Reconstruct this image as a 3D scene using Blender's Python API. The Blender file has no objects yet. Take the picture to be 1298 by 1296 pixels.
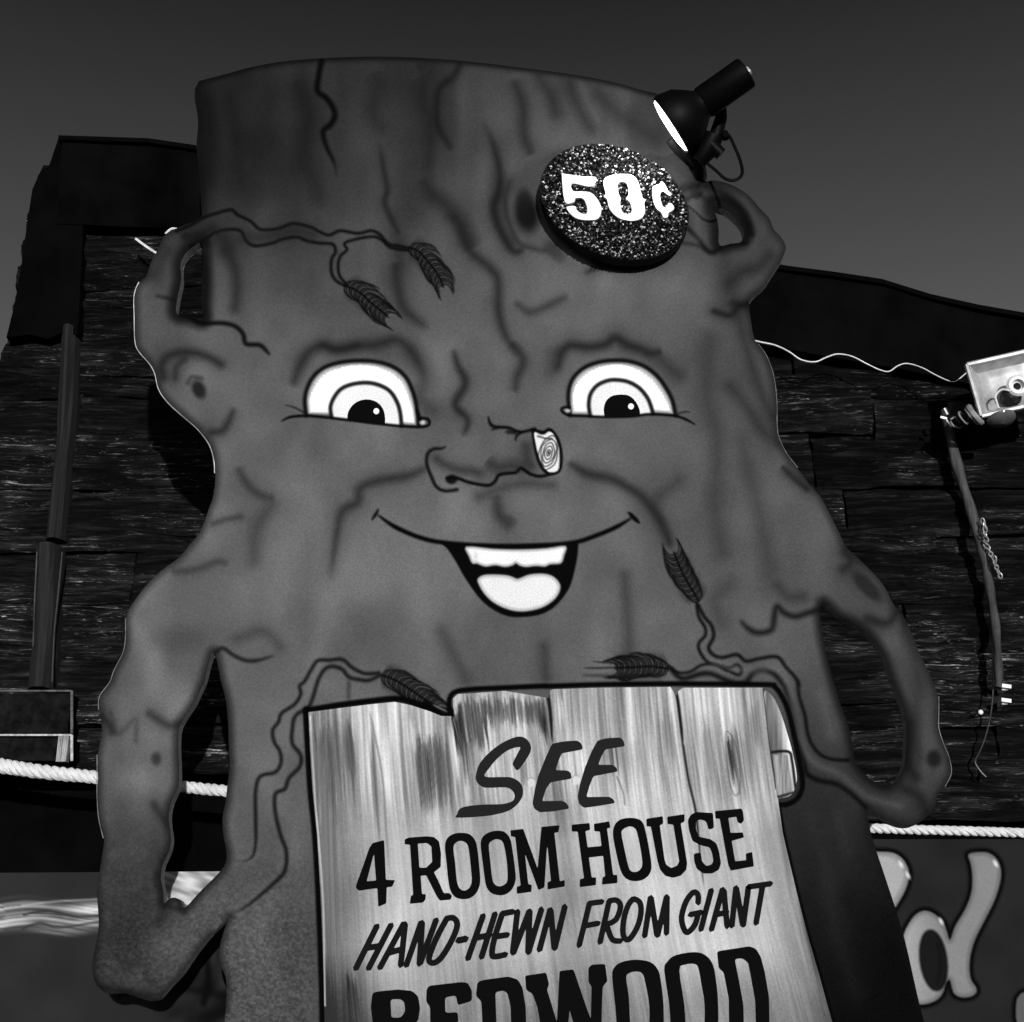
import bpy, math, random
import numpy as np
from mathutils import Vector, Matrix, noise as mnoise

random.seed(7)
RNG = np.random.default_rng(7)
R = math.radians
scene = bpy.context.scene
COL = scene.collection

# ------------------------------------------------------------------ camera
PITCH = R(20.0); FPX = 1783.0; EYE = Vector((0, 0, 1.5))
cam_d = bpy.data.cameras.new('camera'); cam = bpy.data.objects.new('camera', cam_d); COL.objects.link(cam)
cam.location = EYE; cam.rotation_euler = (R(90) + PITCH, 0, 0)
cam_d.sensor_width = 36.0; cam_d.lens = 36.0 * FPX / 1298.0
cam_d.clip_start = 0.05; cam_d.clip_end = 3000
scene.camera = cam

# ------------------------------------------------------------------ world, sun, exposure
SUN_EL, SUN_AZ = R(3.2), R(10)          # low sun behind the viewer, from the right
w = bpy.data.worlds.new('World'); scene.world = w; w.use_nodes = True
nt = w.node_tree; nt.nodes.clear()
sky = nt.nodes.new('ShaderNodeTexSky'); sky.sky_type = 'NISHITA'; sky.sun_disc = False
sky.sun_elevation = SUN_EL; sky.sun_rotation = math.pi + SUN_AZ
sky.air_density = 1.0; sky.dust_density = 1.6
bw = nt.nodes.new('ShaderNodeRGBToBW'); bg = nt.nodes.new('ShaderNodeBackground'); wo = nt.nodes.new('ShaderNodeOutputWorld')
nt.links.new(sky.outputs[0], bw.inputs[0])
tcw = nt.nodes.new('ShaderNodeTexCoord'); spw = nt.nodes.new('ShaderNodeSeparateXYZ'); mrw = nt.nodes.new('ShaderNodeMapRange'); mlw = nt.nodes.new('ShaderNodeMath'); mlw.operation = 'MULTIPLY'
nt.links.new(tcw.outputs['Generated'], spw.inputs[0]); nt.links.new(spw.outputs['Z'], mrw.inputs['Value'])
for k_, v_ in (('From Min', .18), ('From Max', .66), ('To Min', 2.35), ('To Max', .28)): mrw.inputs[k_].default_value = v_
nt.links.new(bw.outputs[0], mlw.inputs[0]); nt.links.new(mrw.outputs[0], mlw.inputs[1]); nt.links.new(mlw.outputs[0], bg.inputs[0]); nt.links.new(bg.outputs[0], wo.inputs[0])
bg.inputs[1].default_value = 0.06
sl = bpy.data.lights.new('sun', 'SUN'); sl.energy = 3.5; sl.angle = R(0.6); sl.color = (1, 1, 1)
so = bpy.data.objects.new('sun', sl); COL.objects.link(so)
sdir = Vector((math.sin(SUN_AZ) * math.cos(SUN_EL), -math.cos(SUN_AZ) * math.cos(SUN_EL), math.sin(SUN_EL)))   # towards the sun
so.rotation_euler = sdir.to_track_quat('Z', 'Y').to_euler(); so.location = (-2, -6, 6)
scene.view_settings.view_transform = 'Standard'; scene.view_settings.look = 'None'
scene.view_settings.exposure = 0; scene.view_settings.gamma = 1; scene.view_settings.use_curve_mapping = False

# ------------------------------------------------------------------ helpers
def lin(g):
    g = np.asarray(g, float) / 255.0
    return np.where(g <= .04045, g / 12.92, ((g + .055) / 1.055) ** 2.4)
EL = 1.12
def alb(g): return np.clip(lin(g) / EL, .002, .86)

CT, ST = math.cos(PITCH), math.sin(PITCH)
def P(X, Y, D):
    """the point of the vertical plane y = D that lies behind picture position X, Y"""
    u = (X - 649.0) / FPX; v = (648.0 - Y) / FPX
    dy = CT - v * ST; dz = ST + v * CT
    return Vector((u * D / dy, D, EYE.z + dz * D / dy))
def PA(X, Y, D):
    u = (X - 649.0) / FPX; v = (648.0 - Y) / FPX
    dy = CT - v * ST; dz = ST + v * CT
    return np.stack([u * D / dy, np.full_like(u, D), EYE.z + dz * D / dy], -1)

def Z(ox, oy, s, pts): return [(ox + x / s, oy + y / s) for x, y in pts]

def smooth(pts, n=5, closed=False):
    """Catmull-Rom through the points"""
    p = [np.array(q, float) for q in pts]; N = len(p); out = []
    if N < 3: return [tuple(q) for q in p]
    rng = range(N if closed else N - 1)
    for i in rng:
        if closed: a, b, c, d = p[(i - 1) % N], p[i], p[(i + 1) % N], p[(i + 2) % N]
        else: a, b, c, d = p[max(i - 1, 0)], p[i], p[i + 1], p[min(i + 2, N - 1)]
        for k in range(n):
            t = k / n
            out.append(tuple(.5 * ((2 * b) + (-a + c) * t + (2 * a - 5 * b + 4 * c - d) * t * t + (-a + 3 * b - 3 * c + d) * t ** 3)))
    if not closed: out.append(tuple(p[-1]))
    return out

def rounded(pts, r=1.0):
    """keep straight sides, cut the corners a little"""
    out = []; N = len(pts)
    for i in range(N):
        a, b, c = (np.array(pts[(i + k) % N], float) for k in (-1, 0, 1))
        la, lc = np.linalg.norm(a - b), np.linalg.norm(c - b)
        if la < 1e-6 or lc < 1e-6: continue
        ra, rc = min(r, la * .4), min(r, lc * .4)
        p0 = b + (a - b) / la * ra; p2 = b + (c - b) / lc * rc
        for t in (0, .5, 1): out.append(tuple((1 - t) ** 2 * p0 + 2 * t * (1 - t) * b + t * t * p2))
    return out

WORLD = {}
def tag(o, label=None, cat=None, group=None, kind=None):
    if label: o['label'] = label
    if cat: o['category'] = cat
    if group: o['group'] = group
    if kind: o['kind'] = kind
    return o
def empty(name, loc, label=None, cat=None, group=None):
    o = bpy.data.objects.new(name, None); COL.objects.link(o); o.location = loc; o.empty_display_size = .1
    WORLD[o] = Vector(loc); return tag(o, label, cat, group)
def link(name, me, mat, parent=None, base=None):
    """mesh given in world coordinates; base = origin in the world"""
    o = bpy.data.objects.new(name, me); COL.objects.link(o)
    if base is None:
        base = WORLD[parent] if parent is not None else Vector((0, 0, 0))
    base = Vector(base)
    me.transform(Matrix.Translation(-base))
    if parent is not None:
        o.parent = parent; o.location = base - WORLD[parent]
    else: o.location = base
    WORLD[o] = base
    if mat: me.materials.append(mat)
    return o
def mesh(name, verts, faces, smooth_=False):
    me = bpy.data.meshes.new(name); me.from_pydata([tuple(v) for v in verts], [], faces); me.update()
    if smooth_: me.polygons.foreach_set('use_smooth', [True] * len(me.polygons))
    return me

class MB:
    def __init__(s): s.v = []; s.f = []
    def add(s, V, F):
        o = len(s.v); s.v += [Vector(q) for q in V]; s.f += [tuple(i + o for i in f) for f in F]
    def box(s, c, d, rot=None):
        V = []
        for sx in (-1, 1):
            for sy in (-1, 1):
                for sz in (-1, 1):
                    q = Vector((sx * d[0] / 2, sy * d[1] / 2, sz * d[2] / 2))
                    if rot: q = rot @ q
                    V.append(Vector(c) + q)
        s.add(V, [(0, 1, 3, 2), (4, 6, 7, 5), (0, 4, 5, 1), (2, 3, 7, 6), (0, 2, 6, 4), (1, 5, 7, 3)])
    def tube(s, pts, rad, n=8, closed=False):
        pts = [Vector(p) for p in pts]; N = len(pts)
        rads = rad if isinstance(rad, (list, tuple)) else [rad] * N
        V = []; nrm = None
        for i, p in enumerate(pts):
            if closed: t = (pts[(i + 1) % N] - pts[i - 1])
            else: t = pts[min(i + 1, N - 1)] - pts[max(i - 1, 0)]
            t.normalize()
            if nrm is None:
                nrm = t.orthogonal().normalized()
            nrm = (nrm - t * nrm.dot(t)).normalized(); b = t.cross(nrm)
            for k in range(n):
                a = 2 * math.pi * k / n
                V.append(p + (nrm * math.cos(a) + b * math.sin(a)) * rads[i])
        F = []
        for i in range(N if closed else N - 1):
            j = (i + 1) % N
            for k in range(n):
                F.append((i * n + k, i * n + (k + 1) % n, j * n + (k + 1) % n, j * n + k))
        if not closed:
            F.append(tuple(range(n))[::-1]); F.append(tuple((N - 1) * n + k for k in range(n)))
        s.add(V, F)
    def lathe(s, o, ax, prof, n=24, cap0=True, cap1=True):
        """prof: list of (distance along ax, radius)"""
        ax = Vector(ax).normalized(); u = ax.orthogonal().normalized(); v = ax.cross(u); V = []
        for d, r in prof:
            for k in range(n):
                a = 2 * math.pi * k / n
                V.append(Vector(o) + ax * d + (u * math.cos(a) + v * math.sin(a)) * r)
        F = []
        for i in range(len(prof) - 1):
            for k in range(n): F.append((i * n + k, i * n + (k + 1) % n, (i + 1) * n + (k + 1) % n, (i + 1) * n + k))
        if cap0: F.append(tuple(range(n))[::-1])
        if cap1: F.append(tuple((len(prof) - 1) * n + k for k in range(n)))
        s.add(V, F)
    def build(s, name, mat, parent=None, base=None, sm=False):
        me = mesh(name, s.v, s.f, sm)
        o = link(name, me, mat, parent, base)
        if sm:
            try: me.set_sharp_from_angle(angle=R(40))
            except Exception: pass
        return o

# ------------------------------------------------------------------ materials
def nodes_of(name):
    m = bpy.data.materials.new(name); m.use_nodes = True
    n = m.node_tree; b = n.nodes['Principled BSDF']; return m, n, b
def N_(n, t, **kw):
    x = n.nodes.new(t)
    for k, v in kw.items(): setattr(x, k, v)
    return x
def coords(n, sc):
    tc = N_(n, 'ShaderNodeTexCoord'); mp = N_(n, 'ShaderNodeMapping'); mp.inputs['Scale'].default_value = sc
    n.links.new(tc.outputs['Object'], mp.inputs[0]); return mp.outputs[0]
def noise_(n, vec, scale, detail=4, rough=.55):
    x = N_(n, 'ShaderNodeTexNoise'); x.inputs['Scale'].default_value = scale; x.inputs['Detail'].default_value = detail
    x.inputs['Roughness'].default_value = rough; n.links.new(vec, x.inputs['Vector']); return x.outputs['Fac']
def ramp(n, fac, stops):
    r = N_(n, 'ShaderNodeValToRGB'); e = r.color_ramp.elements
    while len(e) < len(stops): e.new(.5)
    for k, (p, g) in enumerate(stops): e[k].position = p; e[k].color = (g, g, g, 1)
    n.links.new(fac, r.inputs[0]); return r.outputs[0]
def mul(n, a, b, op='MULTIPLY'):
    m = N_(n, 'ShaderNodeMath', operation=op)
    for i, q in enumerate((a, b)):
        if isinstance(q, (int, float)): m.inputs[i].default_value = q
        else: n.links.new(q, m.inputs[i])
    return m.outputs[0]
def bump(n, b, h, strength=.3, dist=.01):
    x = N_(n, 'ShaderNodeBump'); x.inputs['Strength'].default_value = strength; x.inputs['Distance'].default_value = dist
    n.links.new(h, x.inputs['Height']); n.links.new(x.outputs[0], b.inputs['Normal'])
def plain(name, g, rough=.6, metal=0, var=.25, scale=20, bm=.0, spec=.3):
    m, n, b = nodes_of(name); v = coords(n, (1, 1, 1)); f = noise_(n, v, scale)
    a = g * (1 - var); c = g * (1 + var)
    n.links.new(ramp(n, f, [(.3, a), (.7, c)]), b.inputs['Base Color'])
    b.inputs['Roughness'].default_value = rough; b.inputs['Metallic'].default_value = metal
    b.inputs['Specular IOR Level'].default_value = spec
    if bm: bump(n, b, f, bm, .005)
    return m
def paint(name, rough=.5, grain=.10, peel=.25, spec=.3, streak=None):
    """enamel whose flat artwork sits in the mesh's colour attribute"""
    m, n, b = nodes_of(name)
    at = N_(n, 'ShaderNodeAttribute'); at.attribute_name = 'art'
    v = coords(n, (1, 1, 1))
    f1 = noise_(n, v, 230, 3, .8); f2 = noise_(n, v, 7, 5, .6)
    g1 = ramp(n, f1, [(.25, 1 - grain), (.75, 1 + grain)]); g2 = ramp(n, f2, [(.3, .93), (.7, 1.07)])
    # ramps clamp nothing: colours above 1 are allowed
    k = mul(n, g1, g2)
    vm = N_(n, 'ShaderNodeVectorMath', operation='SCALE'); n.links.new(at.outputs['Color'], vm.inputs[0]); n.links.new(k, vm.inputs['Scale'])
    n.links.new(vm.outputs[0], b.inputs['Base Color'])
    b.inputs['Roughness'].default_value = rough; b.inputs['Specular IOR Level'].default_value = spec
    bump(n, b, noise_(n, v, 90, 3, .5), peel, .004)
    return m
M_art = paint('painted_plywood', .5, .32, .2, .0)
M_panelart = paint('painted_planks', .6, .14, .08, .05)
M_letter = paint('sign_lettering', .7, .12, .05, .0)
M_bill = paint('billboard_paint', .6, .16, .05, .0)
M_edge = plain('raw_plywood_edge', .20, .7, var=.35, scale=60)
M_back = plain('plywood_back', .12, .8, var=.3)
M_black = plain('black_metal', .002, .5, var=.3, spec=.07)
M_iron = plain('worn_iron', .03, .4, metal=.6, var=.5, scale=50)
M_dark = plain('tarred_board', .0020, .9, var=.7, scale=5, spec=.02)
M_void = plain('shade_black_board', .0016, .95, var=.5, scale=6, spec=.03)  # near-black; paints in the opening's shade, also used on roof and core
M_ground = plain('gravel_ground', .06, .95, var=.5, scale=40, bm=.5)
M_white = plain('white_enamel', .75, .4, var=.06)
M_glass = plain('lamp_glass', .10, .15, var=.3, spec=.5)
M_cable = plain('pale_cable', .7, .5, var=.3)
M_chrome = plain('zinc_plate', .5, .35, metal=.55, var=.35, scale=30)
M_lampface = plain('lamp_interior', .42, .45, metal=.25, var=.35, scale=18)

def bark_siding():
    m, n, b = nodes_of('split_redwood')
    tc = N_(n, 'ShaderNodeTexCoord')
    lo = N_(n, 'ShaderNodeTexNoise'); lo.inputs['Scale'].default_value = 2.2; lo.inputs['Detail'].default_value = 3; n.links.new(tc.outputs['Object'], lo.inputs['Vector'])
    cz = N_(n, 'ShaderNodeCombineXYZ'); n.links.new(mul(n, mul(n, lo.outputs['Fac'], .5, 'SUBTRACT'), .05), cz.inputs['Z'])
    oi = N_(n, 'ShaderNodeObjectInfo'); n.links.new(mul(n, oi.outputs['Random'], 40.0), cz.inputs['Y'])
    va = N_(n, 'ShaderNodeVectorMath', operation='ADD'); n.links.new(tc.outputs['Object'], va.inputs[0]); n.links.new(cz.outputs[0], va.inputs[1])
    def mp(sc):
        x = N_(n, 'ShaderNodeMapping'); x.inputs['Scale'].default_value = sc; n.links.new(va.outputs[0], x.inputs[0]); return x.outputs[0]
    f = noise_(n, mp((4, 1, 55)), 1.0, 8, .72); p = noise_(n, mp((1.6, 1, 5)), 1.6, 4, .6); q = noise_(n, mp((9, 1, 120)), 1.0, 5, .75); e = noise_(n, mp((30, 1, 160)), 1.0, 3, .6)
    base = ramp(n, f, [(.34, .0010), (.52, .014), (.66, .062), (.8, .15)])
    glint = ramp(n, q, [(.57, 0), (.64, .35), (.76, .9)])  # glints of light on hewn facets, put into the base colour
    where = ramp(n, p, [(.44, .03), (.64, 1.0)])
    spk = ramp(n, e, [(.64, 0), (.72, .9)])
    s = mul(n, mul(n, glint, where), base, 'ADD')
    s = mul(n, s, mul(n, mul(n, spk, where), .5), 'ADD')
    pw = N_(n, 'ShaderNodeAttribute'); pw.attribute_name = 'art'
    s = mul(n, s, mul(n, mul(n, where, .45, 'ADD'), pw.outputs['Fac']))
    n.links.new(s, b.inputs['Base Color']); b.inputs['Roughness'].default_value = .7
    b.inputs['Specular IOR Level'].default_value = .08
    bump(n, b, mul(n, f, q, 'ADD'), 1.0, .03); return m
M_siding = bark_siding()
def rope_mat():
    m, n, b = nodes_of('cotton_rope'); v = coords(n, (1, 1, 1)); f = noise_(n, v, 160, 3, .6)
    f2 = noise_(n, v, 14, 4, .7); n.links.new(mul(n, ramp(n, f, [(.2, .62), (.7, .86)]), ramp(n, f2, [(.3, .72), (.6, 1.0)])), b.inputs['Base Color']); b.inputs['Roughness'].default_value = .8
    bump(n, b, f, .4, .002); return m
M_rope = rope_mat()
def emis(name, s):
    m, n, b = nodes_of(name); b.inputs['Base Color'].default_value = (.8, .8, .8, 1)
    b.inputs['Emission Color'].default_value = (1, 1, 1, 1); b.inputs['Emission Strength'].default_value = s; return m
M_lens = emis('lit_lamp_lens', 6)
def flake_mat():
    m, n, b = nodes_of('glass_glitter'); at = N_(n, 'ShaderNodeAttribute'); at.attribute_name = 'art'
    n.links.new(at.outputs['Color'], b.inputs['Base Color']); b.inputs['Roughness'].default_value = .6; b.inputs['Specular IOR Level'].default_value = .05; return m
M_flake = flake_mat()

# ------------------------------------------------------------------ clipping shapes to sheets of small faces
def shape_sd(shapes, xs, ys, band):
    """signed distance (negative inside) to the union of shapes; a shape is a list of rings (even-odd)"""
    x0, y0, st = xs[0], ys[0], xs[1] - xs[0]; ny, nx = len(ys), len(xs)
    out = np.full((ny, nx), 1e3)
    for rings in shapes:
        d = np.full((ny, nx), 1e3); par = np.zeros((ny, nx + 1), np.int32)
        for ring in rings:
            n = len(ring)
            for i in range(n):
                ax, ay = ring[i]; bx, by = ring[(i + 1) % n]
                i0 = max(int((min(ax, bx) - band - x0) / st), 0); i1 = min(int((max(ax, bx) + band - x0) / st) + 2, nx)
                j0 = max(int((min(ay, by) - band - y0) / st), 0); j1 = min(int((max(ay, by) + band - y0) / st) + 2, ny)
                if i0 < i1 and j0 < j1:
                    gx = xs[None, i0:i1] - ax; gy = ys[j0:j1, None] - ay; ex, ey = bx - ax, by - ay
                    l2 = ex * ex + ey * ey
                    t = np.clip((gx * ex + gy * ey) / l2, 0, 1) if l2 > 0 else 0
                    np.minimum(d[j0:j1, i0:i1], np.hypot(gx - t * ex, gy - t * ey), out=d[j0:j1, i0:i1])
                if ay != by:
                    lo, hi = (ay, by) if ay < by else (by, ay)
                    r0 = max(int(math.ceil((lo - y0) / st)), 0); r1 = min(int(math.ceil((hi - y0) / st)), ny)
                    if r0 < r1:
                        rr = np.arange(r0, r1); cx = ax + (ys[rr] - ay) * (bx - ax) / (by - ay)
                        cc = np.clip(np.ceil((cx - x0) / st).astype(int), 0, nx)
                        np.add.at(par, (rr, cc), 1)
        ins = (np.cumsum(par, 1)[:, :nx] % 2) == 1
        out = np.minimum(out, np.where(ins, -d, d))
    return out

def sheet(name, shapes, D, step, mat, parent, art=None, flat=None, flip=False, walls=None, mapper=None, back=None):
    """one face of flat stock, cut to shape, lying in the vertical plane y = D.
    walls = (y of rear, material): adds the cut edge."""
    if not isinstance(shapes[0][0], list): shapes = [shapes]
    pts = np.array([q for rings in shapes for ring in rings for q in ring])
    lo = pts.min(0) - 2 * step; hi = pts.max(0) + 2 * step
    xs = np.arange(lo[0], hi[0] + step, step); ys = np.arange(lo[1], hi[1] + step, step)
    sd = shape_sd(shapes, xs, ys, 2.5 * step)
    ins = sd < 0; nx = len(xs)
    idx = -np.ones(sd.shape, np.int64); idx[ins] = np.arange(ins.sum())
    jj, ii = np.nonzero(ins); V = [np.stack([xs[ii], ys[jj]], -1)]; nv = len(ii)
    c = ins[:-1, :-1].astype(int) + ins[:-1, 1:] + ins[1:, 1:] + ins[1:, :-1]
    fj, fi = np.nonzero(c == 4)
    Q = np.stack([idx[fj, fi], idx[fj + 1, fi], idx[fj + 1, fi + 1], idx[fj, fi + 1]], -1)
    extra = []; cross = {}; polys = []
    mj, mi = np.nonzero((c > 0) & (c < 4))
    for j, i in zip(mj.tolist(), mi.tolist()):
        cs = [(j, i), (j + 1, i), (j + 1, i + 1), (j, i + 1)]; poly = []
        for k in range(4):
            a, b = cs[k], cs[(k + 1) % 4]
            if ins[a]: poly.append(int(idx[a]))
            if ins[a] != ins[b]:
                key = (a, b) if a < b else (b, a)
                if key not in cross:
                    da, db = sd[key[0]], sd[key[1]]; t = min(max(da / (da - db), .02), .98)
                    (ja, ia), (jb, ib) = key
                    extra.append((xs[ia] + (xs[ib] - xs[ia]) * t, ys[ja] + (ys[jb] - ys[ja]) * t)); cross[key] = nv + len(extra) - 1
                poly.append(cross[key])
        if len(poly) >= 3: polys.append(poly)
    if extra: V.append(np.array(extra))
    V = np.concatenate(V)
    W = PA(V[:, 0], V[:, 1], D) if mapper is None else mapper(V)
    F = Q.tolist() + polys
    if flip: F = [f[::-1] for f in F]
    W = W.tolist(); nfront = len(F)
    colv = None
    if art is not None: colv = art(V[:, 0], V[:, 1])
    elif flat is not None: colv = np.full(len(V), flat)
    if walls:
        for rings in shapes:
            for ring in rings:
                o = len(W); n = len(ring); A = np.array(ring)
                W += PA(A[:, 0], A[:, 1], D).tolist()
                B = PA(A[:, 0], A[:, 1], D); B[:, 1] = walls[0]; W += B.tolist()
                F += [(o + k, o + (k + 1) % n, o + n + (k + 1) % n, o + n + k) for k in range(n)]
                if colv is not None: colv = np.concatenate([colv, np.full(2 * n, .2)])
    me = mesh(name, W, F)
    if colv is not None:
        a = me.color_attributes.new('art', 'FLOAT_COLOR', 'POINT')
        buf = np.ones((len(W), 4), np.float32); buf[:, :3] = np.asarray(colv)[:, None]
        a.data.foreach_set('color', buf.ravel())
    o = link(name, me, mat, parent)
    if walls:
        me.materials.append(walls[1])
        mi_ = np.zeros(len(F), np.int32); mi_[nfront:] = 1
        me.polygons.foreach_set('material_index', mi_)
    return o

# ------------------------------------------------------------------ painted artwork (flat colour on the boards)
class Art:
    k = 1.0; kw = 1.0
    def __init__(s, x0, y0, x1, y1, fn):
        s.x0, s.y0 = x0, y0; s.X, s.Y = np.meshgrid(np.arange(x0, x1, 1.0), np.arange(y0, y1, 1.0)); s.g = fn(s.X, s.Y)
    def win(s, xa, ya, xb, yb):
        h, w_ = s.g.shape
        return slice(max(int(ya - s.y0), 0), min(int(yb - s.y0) + 2, h)), slice(max(int(xa - s.x0), 0), min(int(xb - s.x0) + 2, w_))
    def dist(s, pts, pad):
        A = np.array(pts); sl_ = s.win(A[:, 0].min() - pad, A[:, 1].min() - pad, A[:, 0].max() + pad, A[:, 1].max() + pad)
        X, Y = s.X[sl_], s.Y[sl_]; d = np.full(X.shape, 1e3); tt = np.zeros(X.shape); n = len(pts) - 1
        for i in range(n):
            ax, ay = pts[i]; ex, ey = pts[i + 1][0] - ax, pts[i + 1][1] - ay; l2 = ex * ex + ey * ey + 1e-9
            t = np.clip(((X - ax) * ex + (Y - ay) * ey) / l2, 0, 1); dd = np.hypot(X - ax - t * ex, Y - ay - t * ey)
            m = dd < d; d = np.where(m, dd, d); tt = np.where(m, (i + t) / n, tt)
        return sl_, d, tt
    def line(s, pts, w_, g, soft=1.0, a=1.0, taper=(0, 0), sm=True, closed=False):
        if s.k < 1 and 4 <= soft < 12 and g >= 30 and sm and len(pts) < 200: s.line(smooth(pts, 5, closed), w_ * 2.4, g * 1.12, soft * 2.4, a * .42, taper, False, closed)
        if g < 100: g = g * s.k; w_ = w_ * s.kw; soft = soft * s.kw
        if sm: pts = smooth(pts, 5, closed)
        if closed: pts = list(pts) + [pts[0]]
        sl_, d, t = s.dist(pts, w_ / 2 + soft * 2 + 2)
        if d.size == 0: return
        ww = np.full(t.shape, w_ / 2.0); aa = np.full(t.shape, float(a))
        if taper[0]: k = np.clip(t / taper[0], 0, 1); ww = ww * (.25 + .75 * k); aa = aa * np.clip(k * 3, 0, 1)
        if taper[1]: k = np.clip((1 - t) / taper[1], 0, 1); ww = ww * (.25 + .75 * k); aa = aa * np.clip(k * 3, 0, 1)
        x = np.clip((ww + soft - d) / (2 * soft), 0, 1); x = x * x * (3 - 2 * x) * aa
        s.g[sl_] = s.g[sl_] * (1 - x) + g * x
    def fill(s, ring, g, soft=.8, a=1.0):
        A = np.array(ring); sl_ = s.win(A[:, 0].min() - 6 - soft * 2, A[:, 1].min() - 6 - soft * 2, A[:, 0].max() + 6 + soft * 2, A[:, 1].max() + 6 + soft * 2)
        xs, ys = s.X[sl_][0], s.Y[sl_][:, 0]
        if len(xs) < 2 or len(ys) < 2: return
        sd = shape_sd([[ring]], xs, ys, 3 * soft + 2)
        x = np.clip((soft - sd) / (2 * soft), 0, 1); x = x * x * (3 - 2 * x) * a
        gg = g(s.X[sl_], s.Y[sl_], sd) if callable(g) else g
        s.g[sl_] = s.g[sl_] * (1 - x) + gg * x
    def blob(s, x, y, rx, ry, rot, g, a=1.0, soft=.5):
        r = max(rx, ry) * (1 + soft) + 2; sl_ = s.win(x - r, y - r, x + r, y + r)
        c, q = math.cos(R(rot)), math.sin(R(rot)); X = s.X[sl_] - x; Y = s.Y[sl_] - y
        d = np.hypot((X * c + Y * q) / rx, (-X * q + Y * c) / ry)
        k = np.clip((1 + soft - d) / (2 * soft), 0, 1); k = k * k * (3 - 2 * k) * a
        s.g[sl_] = s.g[sl_] * (1 - k) + g * k
    def at(s, x, y):
        h, w_ = s.g.shape; fx = np.clip(x - s.x0, 0, w_ - 1.001); fy = np.clip(y - s.y0, 0, h - 1.001)
        i, j = fx.astype(int), fy.astype(int); fx -= i; fy -= j; g = s.g
        v = (g[j, i] * (1 - fx) + g[j, i + 1] * fx) * (1 - fy) + (g[j + 1, i] * (1 - fx) + g[j + 1, i + 1] * fx) * fy
        return alb(v)

def vnoise(X, Y, sx, sy, seed):
    r = np.random.default_rng(seed); T = r.random((257, 257))
    fx, fy = (X / sx) % 256, (Y / sy) % 256; i, j = fx.astype(int), fy.astype(int); fx = fx - i; fy = fy - j
    fx = fx * fx * (3 - 2 * fx); fy = fy * fy * (3 - 2 * fy)
    return (T[j, i] * (1 - fx) + T[j, i + 1] * fx) * (1 - fy) + (T[j + 1, i] * (1 - fx) + T[j + 1, i + 1] * fx) * fy - .5

# stump ground tone: airbrush samples blended, light falloff toward the top painted in
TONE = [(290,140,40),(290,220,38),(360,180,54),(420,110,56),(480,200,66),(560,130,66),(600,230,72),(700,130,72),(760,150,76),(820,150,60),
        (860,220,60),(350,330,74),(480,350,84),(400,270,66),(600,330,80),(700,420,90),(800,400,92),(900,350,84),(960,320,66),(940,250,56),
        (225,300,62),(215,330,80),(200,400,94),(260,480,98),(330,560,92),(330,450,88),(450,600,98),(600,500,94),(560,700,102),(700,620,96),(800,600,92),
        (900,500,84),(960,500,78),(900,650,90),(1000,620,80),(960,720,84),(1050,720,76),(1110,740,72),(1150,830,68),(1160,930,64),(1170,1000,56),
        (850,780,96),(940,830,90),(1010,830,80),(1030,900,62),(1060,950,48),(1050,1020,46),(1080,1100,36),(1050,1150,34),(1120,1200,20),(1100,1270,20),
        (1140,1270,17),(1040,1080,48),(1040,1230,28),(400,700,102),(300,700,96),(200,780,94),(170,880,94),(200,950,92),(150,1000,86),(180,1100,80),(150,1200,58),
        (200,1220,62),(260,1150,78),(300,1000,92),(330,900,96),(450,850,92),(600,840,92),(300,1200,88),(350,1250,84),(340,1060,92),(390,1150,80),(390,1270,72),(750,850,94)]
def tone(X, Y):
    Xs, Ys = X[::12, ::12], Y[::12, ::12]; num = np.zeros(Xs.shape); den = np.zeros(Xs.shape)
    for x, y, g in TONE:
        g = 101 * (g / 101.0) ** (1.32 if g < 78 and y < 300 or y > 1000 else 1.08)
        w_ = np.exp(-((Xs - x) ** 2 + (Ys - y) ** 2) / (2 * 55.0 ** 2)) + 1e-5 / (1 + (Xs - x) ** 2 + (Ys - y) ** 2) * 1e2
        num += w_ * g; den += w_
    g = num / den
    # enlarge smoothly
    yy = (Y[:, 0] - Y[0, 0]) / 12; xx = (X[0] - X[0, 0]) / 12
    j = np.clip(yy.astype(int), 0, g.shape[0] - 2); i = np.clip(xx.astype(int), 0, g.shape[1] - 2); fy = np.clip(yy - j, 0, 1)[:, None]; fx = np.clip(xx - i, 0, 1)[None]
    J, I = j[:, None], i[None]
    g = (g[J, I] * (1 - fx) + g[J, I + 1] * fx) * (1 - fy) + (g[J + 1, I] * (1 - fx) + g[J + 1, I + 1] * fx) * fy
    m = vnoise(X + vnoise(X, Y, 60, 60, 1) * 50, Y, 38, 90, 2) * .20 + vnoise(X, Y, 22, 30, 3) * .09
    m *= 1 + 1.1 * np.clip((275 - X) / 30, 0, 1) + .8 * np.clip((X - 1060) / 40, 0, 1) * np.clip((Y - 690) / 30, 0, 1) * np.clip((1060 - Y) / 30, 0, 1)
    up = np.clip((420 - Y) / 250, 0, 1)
    peb_sheen = np.clip((Y - 1020) / 200, 0, 1) * np.clip((420 - X) / 40, 0, 1)  # painted speckle imitating the sheen on the pebbly trunk foot
    m += (vnoise(X, Y, 3.2, 2.6, 61) + .7 * vnoise(X, Y, 1.8, 1.6, 62)) * .42 * peb_sheen
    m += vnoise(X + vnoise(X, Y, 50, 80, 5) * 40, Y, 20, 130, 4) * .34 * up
    g = g * (1 - .10 * np.clip((330 - Y) / 150, 0, 1)); return g * (1 + m) + RNG.normal(0, 1, X.shape) * 1.6  # board darkened further up, same painted falloff of light
A = Art(100, 55, 1345, 1330, tone); A.k = .50; A.kw = 1.30

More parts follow.
